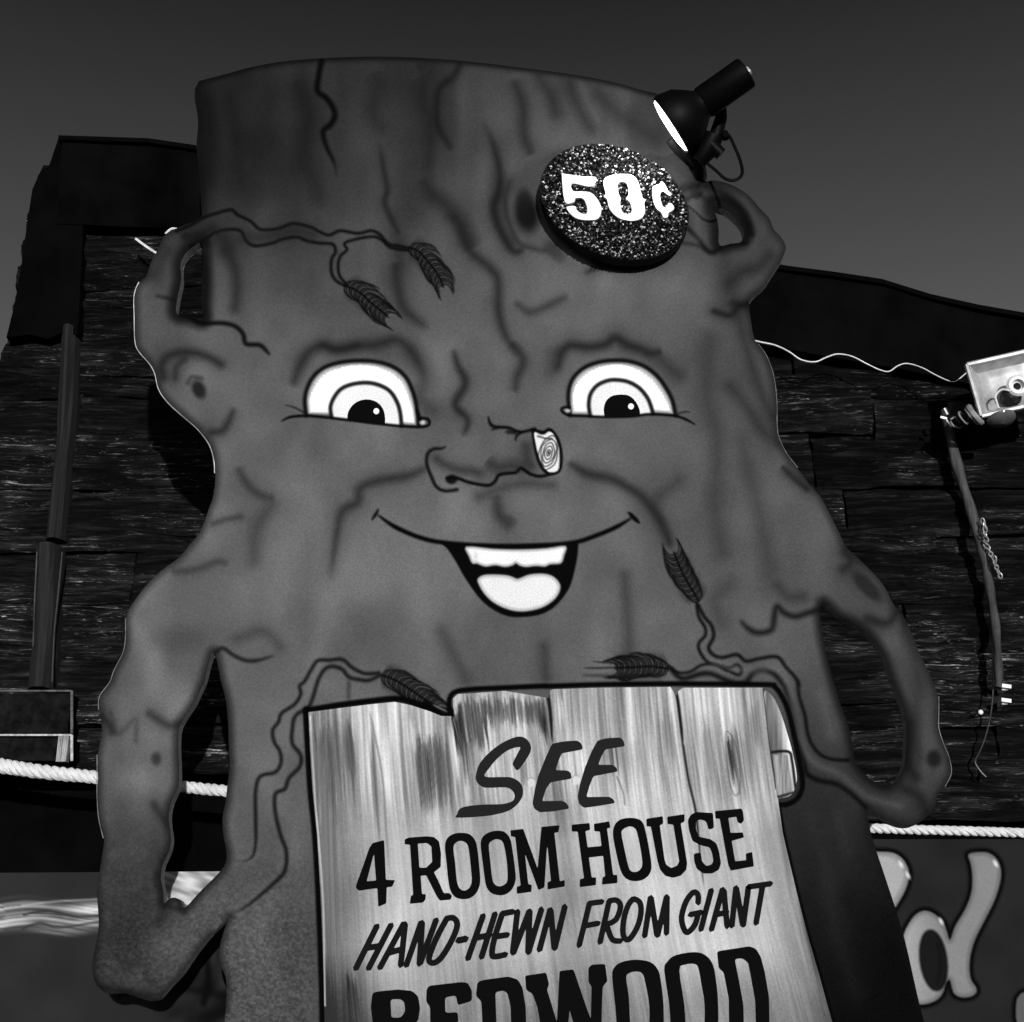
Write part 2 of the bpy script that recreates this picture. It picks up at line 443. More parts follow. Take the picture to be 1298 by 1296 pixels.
# outline of the cutout ------------------------------------------------
left_up = [(286,1279),(287,1244),(280,1224),(278,1204),(284,1180),(291,1162)]
OUT = [(252,103),(283,95),(320,85),(360,78),(410,74),(470,72),(520,73),(570,76),(620,81),(660,86),(700,91),(740,97),(780,105),(815,115),(838,122),
 (862,150),(880,190),(888,222),(893,230),(906,229),(926,234),(948,247),(963,264),(975,277),(981,291),(991,302),(996,314),(991,329),(981,344),(970,361),(953,376),(950,388),(952,408),(957,431),
 (970,450),(978,470),(982,490),(984,513),(984,537),(986,553),(995,573),(1010,593),(1025,613),(1040,630),(1051,650),(1063,674),(1073,694),(1090,710),(1110,730),(1123,747),(1133,767),(1147,784),(1157,807),(1167,831),(1177,851),
 (1189,883),(1189,903),(1189,923),(1195,943),(1202,960),(1205,980),(1197,997),(1188,1010),(1185,1023),(1173,1037),(1157,1047),(1140,1047),(1120,1038),(1105,1028),(1099,1027),(1102,1047),(1108,1070),(1118,1100),(1128,1130),(1140,1167),(1150,1204),(1158,1240),(1166,1275)]
BASE_R = [(1200,1400),(1240,1600),(1290,1850),(1350,2040),(1400,2126)]
BASE_L = [(150,2126),(205,1980),(240,1750),(262,1550),(278,1400)]
OUT_L = [(286,1279),(287,1244),(280,1224),(278,1204),(284,1180),(291,1162),(267,1185),(247,1210),(231,1234),(214,1252),(202,1266),(190,1269),(174,1264),(157,1259),(140,1260),(127,1254),(119,1241),(117,1220),(121,1200),(125,1174),(124,1150),(123,1130),(126,1107),(129,1087),(132,1063),(126,1037),(124,1010),(124,983),(124,957),(129,930),(128,913),(126,900),(127,883),(140,865),(145,851),(157,827),(160,807),(160,784),(167,767),(184,744),(204,724),(227,707),(241,690),(254,674),(264,647),(270,630),(273,607),(272,583),(266,563),(251,543),(234,528),(214,510),(202,493),(197,473),(190,460),(177,445),(172,433),(171,401),(171,374),(175,361),(185,351),(192,331),(200,317),(210,297),(230,287),(254,276),(255,261),(252,214),(249,187),(251,160),(250,144),(247,127),(247,113)]
ring_out = smooth(OUT, 4) + [tuple(map(float, q)) for q in BASE_R] + [tuple(map(float, q)) for q in BASE_L] + smooth(OUT_L[:6], 4) + smooth(OUT_L[6:], 4)
hole_lt = smooth([(244,314),(256,307),(257,330),(256,360),(255,385),(257,406),(240,401),(224,398),(225,378),(230,354),(229,334),(236,321)], 3, True)
hole_rt = smooth([(903,262),(908,274),(911,291),(912,311),(926,309),(939,307),(943,297),(941,287),(933,277),(919,266)], 3, True)
hole_la = smooth([(271,826),(266,836),(259,864),(256,870),(247,890),(234,910),(227,923),(226,950),(227,973),(226,997),(216,1020),(214,1040),(217,1063),(214,1080),(206,1097),(204,1114),(207,1130),(208,1145),(214,1140),(221,1138),(229,1142),(234,1151),(254,1130),(277,1107),(286,1094),(287,1080),(283,1057),(282,1037),(286,1017),(288,997),(291,973),(290,947),(289,916),(286,886),(280,863),(275,838)], 3, True)
hole_ra = smooth([(1044,763),(1040,775),(1041,794),(1046,821),(1053,851),(1060,876),(1066,895),(1075,918),(1081,947),(1083,963),(1093,978),(1106,990),(1123,998),(1136,990),(1145,975),(1148,955),(1149,925),(1146,900),(1138,880),(1130,860),(1120,831),(1103,807),(1083,790),(1063,780)], 3, True)

# ---- soft dark shading airbrushed inside the rim
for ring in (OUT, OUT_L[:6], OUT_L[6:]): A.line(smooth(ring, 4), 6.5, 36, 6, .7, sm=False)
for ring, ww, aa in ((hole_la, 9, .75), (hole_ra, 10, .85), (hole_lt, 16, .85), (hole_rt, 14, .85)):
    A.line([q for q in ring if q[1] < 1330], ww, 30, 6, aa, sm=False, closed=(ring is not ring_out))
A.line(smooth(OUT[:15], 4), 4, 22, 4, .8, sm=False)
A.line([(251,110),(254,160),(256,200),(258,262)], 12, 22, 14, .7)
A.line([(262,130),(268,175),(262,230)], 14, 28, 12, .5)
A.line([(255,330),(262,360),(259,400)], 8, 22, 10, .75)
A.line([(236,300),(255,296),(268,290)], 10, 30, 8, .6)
# ---- soft bark lines
def B6(p): return Z(250, 60, 2.884, p)
A.line(B6([(455,50),(445,100),(440,160),(475,190),(503,240),(490,280),(460,310),(475,370),(500,420),(512,480)]), 5.5, 16, 2.6, .95, (0, .4))
A.line(B6([(960,60),(935,110),(885,150),(875,220),(880,290),(915,350),(935,380)]), 5, 34, 5, .7, (0, .3))
A.line(B6([(665,340),(680,440),(695,520),(685,570),(710,630),(740,690)]), 4, 42, 4, .7, (.4, .2))
A.line(B6([(350,110),(385,180),(410,240),(395,330),(400,420),(440,520),(450,600)]), 16, 38, 14, .5, (.2, .3))
A.line(B6([(640,90),(660,150),(640,240),(700,330)]), 12, 44, 12, .5, (.2, .4))
A.line(B6([(800,80),(860,70),(820,160),(850,280),(850,400),(830,480)]), 10, 42, 10, .5, (.1, .4))
A.line(B6([(820,470),(850,530),(900,570),(960,640),(1010,740)]), 12, 46, 10, .6, (.3, .1))
A.line(B6([(1150,110),(1190,210),(1195,320),(1225,400)]), 8, 40, 8, .6, (.3, .2))
A.line(B6([(1040,260),(1080,350),(1105,450),(1105,520),(1085,580),(1095,640),(1130,710),(1160,748),(1200,738)]), 7, 38, 5, .75, (.4, .2))
A.line(B6([(1250,110),(1290,180),(1310,240)]), 9, 44, 8, .5)
A.line([(722,105),(735,140),(750,165)], 8, 44, 8, .5); A.line([(760,120),(790,150),(830,175)], 12, 40, 12, .5)
A.line([(100+190,110),(292,140),(300,180),(305,250)], 8, 36, 10, .4, (.3, .4))
A.line([(500,330),(505,370),(515,395),(545,418)], 9, 58, 7, .7, (.2, .4))
A.line([(505,310),(508,335)], 12, 52, 10, .5)
A.line([(563,270),(579,282),(594,316),(622,341),(631,356),(632,393),(640,424),(659,452)], 7, 50, 6, .7, (.3, .2))
A.line([(647,433),(663,456),(655,480),(653,500)], 7, 62, 6, .7, (.2, .4))
A.line([(574,440),(580,463),(590,486),(577,513),(593,533),(586,555)], 6, 50, 5, .8, (.3, .3))
A.line([(650,380),(668,395),(683,393),(702,384),(722,374)], 5, 58, 6, .6, (.3, .3))
A.blob(668, 272, 15, 22, -8, 18, .95, .5); A.blob(664, 255, 9, 14, 0, 26, .8, .6); A.blob(703, 318, 16, 9, 50, 30, .5, .6)  # last blob: the price disc's cast shadow, painted on the board
A.blob(810, 183, 6, 10, -30, 40, .8, .5); A.line([(646,230),(640,260),(648,290),(660,310),(690,318)], 3, 44, 4, .5)
A.line([(745,345),(760,338),(790,336),(810,332)], 4, 40, 4, .5)
for k in range(12):
    A.line([(748 + k * 5, 345 - k * .6), (752 + k * 5.2, 332)], 1.2, 28, .8, .6, sm=False)
# top-right loop
A.line([(866,240),(885,236),(905,240),(925,252),(940,268),(948,290),(946,304)], 7, 26, 6, .75)
A.line([(872,252),(885,247),(898,255)], 4, 26, 4, .7); A.line([(872,290),(885,303),(900,320),(920,312),(945,308)], 3.5, 22, 3, .9)
A.line([(866,308),(885,312),(905,322)], 3, 34, 3, .6); A.line([(900,262),(905,290),(908,310)], 6, 36, 6, .5)
A.line([(905,395),(925,400),(935,390),(948,385)], 4, 36, 4, .8); A.line([(925,360),(940,345),(960,340),(975,325)], 9, 44, 8, .5)
A.line([(930,385),(950,388)], 7, 34, 5, .6)
# ---- left top branch
def B2(p): return Z(240, 260, 3.606, p)
INK = 15
A.line(B2([(-60,120),(0,95),(60,60),(120,40),(190,22),(220,45),(280,75),(325,112),(400,110),(440,95),(480,85),(550,100),(600,125),(640,138),(690,118),(770,130),(830,118),(870,135),(910,178),(960,188),(1015,200)]), 2.8, INK, 1.8, .95)
A.line(B2([(0,190),(60,165),(110,130),(160,115),(210,112),(240,125),(260,165),(300,187),(380,175),(420,158),(490,147),(540,165),(600,175),(655,180),(668,215),(650,250),(650,310),(675,350),(720,372)]), 2.8, INK, 1.8, .95)
A.line(B2([(1000,208),(920,195),(880,160),(840,145),(770,155),(710,175),(720,205),(690,235),(680,280),(690,330),(730,370)]), 2.6, INK, 1.6, .95)
A.line(B2([(250,150),(320,150),(400,135),(480,118),(560,135)]), 8, 52, 8, .5)
A.line(B2([(-40,500),(0,515),(60,540),(150,540),(210,555),(245,590),(260,635),(320,640),(350,665),(372,690)]), 4, INK, 2.4, .95, (0, .15))
A.line([(285,320),(296,335),(300,360),(298,390)], 8, 50, 7, .6); A.line([(280,300),(290,312)], 12, 52, 8, .6)
A.blob(236, 300, 6, 4, 0, 26, .9, .6)
A.line([(195,375),(212,378),(226,384)], 3, 34, 3, .7, (.4, 0)); A.line([(240,322),(252,312),(262,308)], 4, 24, 4, .7)
A.line([(196,350),(205,330),(214,318)], 8, 50, 8, .5)
A.line([(207,478),(205,462),(216,450),(240,447),(262,452),(280,462)], 6, 52, 6, .8); A.line([(222,480),(224,465),(234,456)], 4, 60, 4, .6)
A.blob(252, 494, 8, 12, -25, 26, .9, .5); A.line([(238,486),(243,478),(256,480)], 3, 50, 3, .6)
A.line([(268,548),(282,546),(292,530),(297,515)], 5, 46, 5, .7, (0, .5)); A.line([(300,590),(312,612),(330,628),(350,632)], 6, 62, 6, .6, (.3, .3))
A.line([(270,664),(290,658),(305,655)], 4, 62, 4, .5); A.line([(345,640),(325,670),(322,710)], 10, 72, 9, .4)
A.line([(215,725),(250,722),(275,712),(290,716)], 5, 66, 5, .5, (.2, .3))
A.line([(275,826),(283,822),(298,832),(315,838),(332,836),(350,830)], 3.5, 30, 2.5, .85, (0, .3))
A.line([(300,810),(330,800),(345,808),(355,820)], 8, 74, 8, .4)
# ---- left arm knots and dents
A.blob(198, 962, 6, 8, 0, 44, .85, .6); A.line([(190,905),(205,915),(215,920),(228,918)], 6, 58, 5, .6); A.line([(128,908),(138,918),(142,928)], 5, 48, 4, .7)
A.line([(195,1020),(205,1035),(214,1045)], 6, 58, 5, .6); A.blob(190, 1095, 9, 6, 20, 55, .7, .7); A.blob(142, 1070, 8, 6, 0, 55, .7, .7)
A.line([(140,905),(150,930),(172,912),(172,940)], 3, 74, 4, .4); A.line([(200,1110),(208,1150),(200,1170)], 6, 46, 6, .5); A.line([(208,1146),(220,1150),(233,1156)], 4, 48, 4, .5)
A.blob(165, 1222, 10, 7, 0, 44, .7, .8); A.blob(135, 1190, 8, 10, 0, 42, .6, .8); A.line([(120,1250),(150,1256),(190,1264)], 8, 34, 7, .6)
# ---- lower-left root
def B4(p): return Z(330, 820, 4.807, p)
A.line(B4([(720,160),(650,165),(600,150),(550,120),(500,78),(420,82),(350,85),(310,140),(270,210),(240,240),(245,290),(210,350),(130,405),(110,460),(75,510),(85,580),(120,640),(125,710),(90,765),(0,790)])+[(324,1003),(324,1037),(324,1070),(319,1087),(304,1093)], 3.4, 26, 2.0, .88, (0, .12))
A.line(B4([(730,175),(660,205),(600,200),(540,185),(500,140),(440,120),(390,140),(350,210),(320,310),(290,370),(215,420),(195,500),(195,590),(245,660),(240,730),(175,800)])+[(361,1000),(349,1007),(349,1030),(356,1060),(363,1080),(361,1104),(347,1120),(324,1140),(311,1150),(291,1160)], 3.6, 26, 2.2, .88, (0, .12))
A.line([(442,865),(442,885)], 3, 60, 3, .6)
# ---- lower-right root
def B3(p): return Z(740, 680, 4.327, p)
A.line(B3([(620,365),(630,440),(665,500),(665,545),(630,590),(640,640),(680,690),(740,710),(800,740),(850,760),(865,730),(840,705),(800,722),(760,712)]), 3.0, INK, 1.8, .9)
A.line(B3([(628,380),(660,440),(700,490),(712,550),(685,610),(710,650),(760,665),(840,650),(890,685),(960,672),(1060,662),(1110,720),(1160,775),(1180,820)])+[(1011,863),(1013,883),(1020,906),(1023,926),(1028,942),(1040,957),(1056,963),(1075,964)], 3.4, INK, 2.0, .9)
A.line(B3([(465,710),(500,740),(540,750),(590,740),(650,705),(720,705),(780,735)]), 2.8, INK, 1.8, .85)
A.line(B3([(480,730),(540,780),(640,755),(700,755),(760,780),(830,805),(890,800),(930,750),(990,735),(1050,760),(1090,810)])+[(995,872),(1001,890),(1006,912),(1012,940),(1019,965),(1024,982),(1040,990),(1060,994),(1080,1007),(1097,1023)], 4.5, 14, 3, .9)
A.line([(905,843),(955,850),(985,848),(1000,872),(1010,925),(1030,965),(1065,982),(1100,1010),(1140,1022)], 7, 103, 5, .30)
A.line([(1030,1040),(1045,1100),(1060,1180),(1085,1260)], 10, 101, 20, .12); A.line([(1060,1030),(1075,1080)], 8, 101, 12, .10); A.line([(1040,880),(1055,930)], 8, 101, 10, .3)
A.line([(1085,735),(1120,780),(1148,830),(1165,880),(1172,940),(1168,1000)], 10, 101, 9, .30); A.line([(903,252),(925,256),(943,272),(952,296)], 8, 24, 4, .8)
A.line([(870,246),(880,262),(886,300)], 8, 101, 8, .2)
A.line(B3([(850,450),(900,505),(960,530),(1030,510),(1045,440),(1060,385),(1100,420),(1160,440),(1230,420),(1300,400)]), 5, 26, 4, .88, (.15, 0))
A.line(B3([(1060,270),(1120,330),(1200,330)]), 7, 60, 8, .5); A.line([(915,790),(905,760),(925,740)], 12, 74, 12, .4)
A.blob(1099, 744, 24, 9, 46, 24, .95, .4); A.blob(1099, 744, 34, 18, 46, 50, .45, .4); A.blob(1184, 962, 9, 11, 0, 24, .9, .5); A.line([(1070,700),(1078,712),(1068,722)], 6, 42, 6, .6)
A.line([(1100,785),(1125,790),(1140,775),(1148,788)], 7, 44, 6, .7); A.line([(1148,800),(1160,840),(1164,880),(1158,930),(1165,960)], 10, 52, 10, .45)
A.line([(1150,920),(1148,960),(1160,985)], 9, 30, 7, .6); A.line([(1145,1000),(1165,1010),(1175,1030)], 8, 36, 7, .6)
A.line([(935,400),(955,470),(970,510),(980,530)], 8, 56, 8, .5); A.line([(990,590),(1005,605),(1022,620)], 5, 40, 4, .7, (.3, 0)); A.line([(925,490),(950,520),(965,545),(985,560)], 8, 60, 8, .5)
A.line([(900,430),(895,500),(910,560),(905,640),(915,700)], 14, 72, 12, .45); A.line([(940,560),(960,640),(975,720)], 12, 70, 12, .4)
A.line([(860,610),(830,640),(850,690)], 8, 74, 8, .4); A.line([(560,800),(575,830),(590,860)], 10, 76, 8, .4); A.line([(690,820),(692,860)], 8, 70, 7, .5); A.line([(792,730),(796,790),(798,840)], 8, 76, 8, .5)
# ---- brows and cheeks
def E1(p): return Z(340, 380, 4.985, p)
def E2(p): return Z(650, 380, 4.985, p)
A.line(E1([(150,560),(170,500),(200,420),(260,330),(350,290),(430,310),(560,290),(680,285),(800,255),(880,300),(950,400),(1000,520)]), 8, 50, 7, .72, (.2, .3))
A.line(E1([(340,285),(430,320),(560,292)]), 4, 42, 4, .5); A.line(E1([(900,330),(980,480),(960,620),(1040,700)]), 14, 66, 12, .5)
A.line(E2([(270,470),(290,400),(310,330),(370,290),(470,300),(580,285),(650,245),(720,285),(800,310),(870,340),(950,325)]), 7, 44, 6, .78, (.2, .1))
A.line(E2([(940,380),(1000,440),(1050,480)]), 9, 58, 9, .5); A.line(E2([(260,350),(250,450)]), 12, 66, 10, .4)
def F5(p): return Z(433, 433, 2.993, p)
A.line(F5([(330,475),(250,510),(130,530),(70,560),(60,610),(0,650)])+[(425,690),(418,740)], 7, 58, 6, .7, (.15, .35))
A.line(F5([(855,455),(930,500),(1020,520),(1080,550),(1150,600),(1220,700),(1250,790)]), 7, 52, 6, .72, (.15, .2))
A.line(F5([(590,575),(595,650),(630,690)]), 9, 62, 7, .65, (.4, 0)); A.blob(646, 660, 8, 5, 20, 56, .6, .6)
A.line(F5([(520,590),(600,560),(680,540),(800,545)]), 7, 74, 7, .5)
# ---- nose
def N3(p): return Z(530, 520, 6.49, p)
A.line(N3([(560,410),(650,470),(780,460),(850,470)]), 10, 58, 8, .6, (.2, 0)); A.line(N3([(150,400),(220,450),(330,490),(440,500),(500,520)]), 6, 62, 6, .6)
A.line(N3([(890,300),(900,400),(930,460)]), 8, 62, 6, .55)
A.blob(*N3([(275,570)])[0], 7.5, 6, 0, INK, .95, .35)
A.line(N3([(235,290),(200,315),(130,320),(85,350),(70,400),(75,460),(110,550),(150,630),(220,665),(320,655)]), 3.2, 20, 1.6, .92, (.2, 0))
A.line(N3([(240,560),(320,560),(420,595),(570,620),(630,590),(665,535),(740,520),(800,515),(850,480),(920,525),(1000,545),(1080,530),(1150,500)]), 3.2, INK, 1.3, .95)
A.line(N3([(960,155),(940,160),(860,180),(800,170),(740,145),(620,135),(585,90),(575,40)]), 3, INK, 1.3, .95, (0, .2))
A.line(N3([(850,185),(810,215),(800,260)]), 2.4, INK, 1.2, .9, (0, .4)); A.line(N3([(660,145),(590,165)]), 2.4, 20, 1.3, .8, (0, .5), sm=False); A.line(N3([(740,180),(800,185)]), 4, 25, 2, .8)
cut = smooth(N3([(955,185),(1010,205),(1045,200),(1075,178),(1110,195),(1145,260),(1160,350),(1160,450),(1145,500),(1085,512),(1040,478),(1000,400),(972,300)]), 3, True)
A.line(N3([(945,165),(962,290),(988,400),(1030,485),(1085,520),(1150,505),(1172,450),(1172,340),(1150,250),(1110,185),(1075,162),(1030,185),(945,165)]), 3.6, INK, 1.2, 1)
A.fill(cut, 226, .7)
for rx, ry, gg in ((2.2, 4, 10), (4.8, 8.4, 12), (7.2, 12.8, 14), (9.6, 17, 20), (11.8, 21.5, 40)):
    cx, cy = N3([(1073, 352)])[0]
    A.line([(cx + (rx * (1 + .08 * math.sin(3 * a + rx))) * math.cos(a) - ry * .14 * math.sin(a), cy + ry * math.sin(a) * (1 + .05 * math.sin(4 * a))) for a in np.linspace(0, 2 * math.pi, 15)[:-1]], .9, gg, .7, .95, closed=True)
A.line(N3([(985,215),(1020,225),(1050,235),(1100,235)]), 1.6, 60, .9, .8); A.blob(*N3([(1073,352)])[0], 1.1, 2, 0, 20, .95, .5)
# ---- eyes
eyeL = smooth(E1([(240,735),(230,640),(245,560),(290,480),(360,425),(460,395),(580,385),(700,395),(800,430),(870,490),(910,570),(935,660),(948,750)]), 4) + smooth(E1([(946,805),(800,795),(600,768),(400,742),(300,736),(240,735)]), 3)[:-1]
eyeR = smooth(E2([(362,733),(350,640),(355,560),(385,490),(450,430),(540,395),(640,383),(740,390),(830,420),(910,480),(970,560),(1010,640),(1030,733)]), 4) + smooth(E2([(1028,736),(950,728),(850,725),(750,738),(600,742),(450,736),(362,733)]), 3)[:-1]
def sclera(X, Y, sd): k = np.clip((-sd - 2.5) / 12 * (1 + .8 * np.clip((Y - 500) / 25, 0, 1)), 0, 1); return 92 + 161 * np.sqrt(k)
for ring, f, top in ((eyeL, E1, [(240,735),(230,640),(245,560),(290,480),(360,425),(460,395),(580,385),(700,395),(800,430),(870,490),(910,570),(935,660),(950,790)]),
                     (eyeR, E2, [(362,733),(350,640),(355,560),(385,490),(450,430),(540,395),(640,383),(740,390),(830,420),(910,480),(970,560),(1010,640),(1030,733)])):
    A.fill(ring, sclera, .8)
    A.line(f(top), 3.4, INK, 1.9, .97)
irL = E1([(400,742),(393,680),(415,620),(460,565),(530,535),(620,525),(700,540),(770,580),(815,650),(835,720),(842,800)])
irR = E2([(490,736),(480,670),(490,600),(530,545),(590,515),(650,507),(730,520),(800,560),(850,620),(875,680),(885,722)])
irisL = smooth(irL, 4) + E1([(700,782),(550,760)]); irisR = smooth(irR, 4) + E2([(750,738),(600,742)])
A.fill(irisL, 233, 1.0); A.fill(irisR, 233, 1.0)
A.line(irL, 3.9, 48, 1.3, .98); A.line(irR, 3.9, 48, 1.3, .98)
puL = smooth(E1([(500,758),(505,710),(540,660),(590,635),(640,632),(690,650),(725,690),(738,740),(738,788)]), 4) + E1([(620,772)])
puR = smooth(E2([(580,742),(575,690),(590,640),(630,608),(690,600),(740,610),(780,650),(802,700),(803,735)]), 4) + E2([(690,742)])
A.line(E1([(75,775),(130,745),(210,735),(300,738),(500,760),(700,785),(850,800),(960,805),(1010,795),(1018,770),(1000,752),(960,750)]), 2.8, INK, 1.0, .97, (.1, 0))
A.line(E1([(100,665),(160,680),(230,715)]), 1.6, 34, 1.2, .8, (.5, 0)); A.blob(*E1([(975,776)])[0], 3.6, 2.6, 0, 200, .9, .4)
A.line(E1([(940,700),(955,740),(960,760)]), 3, INK, 1, .95)
A.line(E2([(360,680),(330,680),(308,692),(320,714),(360,732),(450,736),(600,742),(750,738),(850,725),(950,728),(1040,738),(1110,765),(1160,795)]), 2.6, INK, 1.0, .97, (0, .1))
A.line(E2([(1040,722),(1090,710),(1125,714)]), 1.5, 34, 1.2, .8, (0, .5)); A.blob(*E2([(348,702)])[0], 3.4, 2.2, 10, 190, .9, .4)
# ---- mouth
def MO(p): return Z(540, 640, 5.9, p)
mouth = smooth(MO([(110,285),(300,300),(600,312),(900,300),(1140,275)]), 3)[:-1] + smooth(MO([(1140,275),(1130,400),(1085,590),(1020,700),(940,780),(840,825),(720,840),(620,835),(520,795),(410,710),(300,560),(220,420),(160,330)]), 4)
A.line(F5([(130,652),(200,702),(300,745),(400,765),(560,775),(700,775),(870,765),(970,735),(1050,700),(1108,664)]), 4.4, 10, 1.5, .98, (.12, .12))
A.line(F5([(142,632),(128,658),(112,680)]), 3, 12, 1.4, .95, (.4, .4)); A.line(F5([(1085,645),(1105,665),(1132,692)]), 4.2, 12, 1.4, .95, (.4, .3))
A.fill(mouth, 9, 1.4)
teeth = smooth(MO([(300,312),(500,328),(700,333),(900,324),(1045,308),(1035,380),(1010,440),(930,448),(890,465),(820,460),(745,468),(695,455),(672,440),(650,455),(590,468),(520,455),(450,465),(410,455),(380,442),(345,440),(320,390)]), 3, True)
tongue = smooth(MO([(385,575),(400,540),(450,522),(550,522),(620,530),(660,545),(682,553),(710,545),(780,520),(880,515),(950,535),(995,580),(1005,630),(970,700),(890,760),(800,790),(700,800),(600,780),(500,730),(430,660)]), 3, True)
A.fill(teeth, lambda X, Y, sd: 150 + 88 * np.clip((-sd - .5) / 4, 0, 1), 1.2)
A.fill(tongue, lambda X, Y, sd: 165 + 62 * np.clip((-sd - .5) / 5, 0, 1), 1.2)
A.blob(603, 706, 3, 6, 0, 190, .5, .6)

# ---- needle sprigs
def sprig(spine, L, n, seed, curve=.5, dark=26, sides=(1, 1), fillw=.75):
    sp = np.array(smooth(spine, 8)); seg = np.linalg.norm(np.diff(sp, axis=0), axis=1); cum = np.concatenate([[0], np.cumsum(seg)]); tot = cum[-1]
    r = random.Random(seed)
    A.line([tuple(q) for q in sp], L * fillw, 74, L * .22, .8, (.12, .2), sm=False)
    for k in range(n):
        t = k / n
        s_ = t * tot; i = min(np.searchsorted(cum, s_, side='right') - 1, len(seg) - 1)
        p = sp[i] + (sp[i + 1] - sp[i]) * ((s_ - cum[i]) / seg[i]); d = (sp[i + 1] - sp[i]) / seg[i]; nn = np.array((-d[1], d[0]))
        env = (.55 + .45 * math.sin(math.pi * min(1, .2 + t * .75)))
        for sg, on in ((1, sides[0]), (-1, sides[1])):
            if not on: continue
            l = L * env * r.uniform(.85, 1.1) * on
            a = p + d * l * .12 + nn * sg * l * .30
            b = p + d * l * (.5 + .2 * curve) + nn * sg * l * .50
            c = p + d * l * (1.05) + nn * sg * l * (.50 - .1 * curve)
            A.line([tuple(p), tuple(a), tuple(b), tuple(c)], 1.25, r.choice((12, 18, 24)), .75, .85, (0, .25))
            if k % 2: A.line([tuple(p + d * 1.5), tuple(a + d * 1.6), tuple(b + d * 1.8)], .8, 112, .7, .65, (.2, .3))
    A.line([tuple(q) for q in sp], 1.6, 10, .8, .9, sm=False)
sprig([(519,314),(532,320),(545,335),(556,350),(562,364)], 27, 19, 1)
sprig([(437,362),(455,370),(468,382),(480,392),(492,402)], 28, 20, 2)
sprig([(886,762),(876,746),(867,730),(860,715),(854,700)], 28, 19, 3)
sprig([(847,848),(825,845),(805,846),(785,847),(780,848)], 30, 19, 4, sides=(1, 1))
A.line([(790,842),(765,840),(750,838)], 1.4, 22, 1, .7, (0, .4)); A.line([(790,846),(760,847),(738,847)], 1.6, 26, 1, .7, (0, .4)); A.line([(800,858),(770,857),(735,856)], 2.5, 44, 2.5, .6, (0, .4))
sprig([(484,856),(500,862),(520,874),(540,888),(554,898)], 30, 21, 5, dark=20)

# ---- black keyline round the plank sign
panel = [(391,903),(430,898),(470,893),(500,890),(520,894),(545,902),(560,908),(573,908),(574,886),(580,880),(600,879),(640,876),(683,874),(692,877),(700,874),(760,872),(850,871),(857,876),(866,872),(968,872)]
side_r = [(968,872),(971,900),(976,945),(982,980),(987,1020),(992,1055),(1000,1090),(1012,1140),(1025,1190),(1038,1235),(1049,1275),(1085,1400),(1140,1600)]
side_l = [(420,1600),(414,1400),(411,1275),(409,1200),(406,1130),(402,1060),(396,1000),(393,950),(391,903)]
A.line([(388,900),(391,950),(394,1000),(400,1060),(404,1130),(407,1200),(409,1275),(410,1340)], 7, 11, 1.3, 1)
A.line([(388,901),(430,894),(470,889),(500,886),(522,890),(548,900),(562,908),(572,906)], 6, 11, 1.3, 1)
A.line([(540,893),(556,900),(574,903)], 8, 14, 2, .9); A.line([(548,893),(560,899),(571,904)], 2, 150, 1, .7, (.2, .4))
A.line([(570,904),(570,886),(578,877),(600,874),(640,872),(685,870),(700,870),(760,868),(850,867),(968,868),(982,871),(992,885),(1000,905),(1008,940),(1015,975),(1017,998),(1010,1013),(997,1020),(986,1020)], 5, 9, 1.3, 1)
A.line([(987,1020),(993,1055),(1001,1090),(1013,1140),(1026,1190),(1039,1235),(1050,1275),(1066,1330)], 4, 9, 1.3, .95)

# ================================================================== THE CUTOUT
DB = 4.2; TH = .04
root = empty('tree_stump_cutout', (P(700, 2126, DB).x, DB + TH / 2, 0), 'big painted plywood tree stump cutout with smiling face, round eyes and looping arms', 'roadside sign')
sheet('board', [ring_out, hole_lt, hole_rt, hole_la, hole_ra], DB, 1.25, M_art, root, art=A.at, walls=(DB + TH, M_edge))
sheet('backing', [ring_out, hole_lt, hole_rt, hole_la, hole_ra], DB + TH, 8, M_back, root, flip=True, mapper=lambda V: PA(V[:, 0], V[:, 1], DB) + np.array([0, TH, 0]))
for ring, ir, pu, hl, lab in ((eyeL, irisL, puL, E1([(683, 705)])[0], 'left'), (eyeR, irisR, puR, E2([(747, 675)])[0], 'right')):
    e = sheet('eye', [ring], DB - .0010, 1.0, M_art, root, art=A.at)
    sheet('iris', [ir], DB - .0018, 1.0, M_art, e, art=A.at)
    sheet('pupil', [pu], DB - .0026, 1.0, M_letter, e, flat=.0035)
    sheet('highlight', [[(hl[0] + 3.7 * math.cos(a), hl[1] + 3.9 * math.sin(a)) for a in np.linspace(0, 2 * math.pi, 17)[:-1]]], DB - .0034, .8, M_letter, e, flat=.84)
mo = sheet('mouth', [mouth], DB - .0010, 1.0, M_art, root, art=A.at)
sheet('teeth', [teeth], DB - .0018, 1.0, M_art, mo, art=A.at)
sheet('tongue', [tongue], DB - .0018, 1.0, M_art, mo, art=A.at)
sheet('nose_cut_end', [cut], DB - .0010, .8, M_art, root, art=A.at)

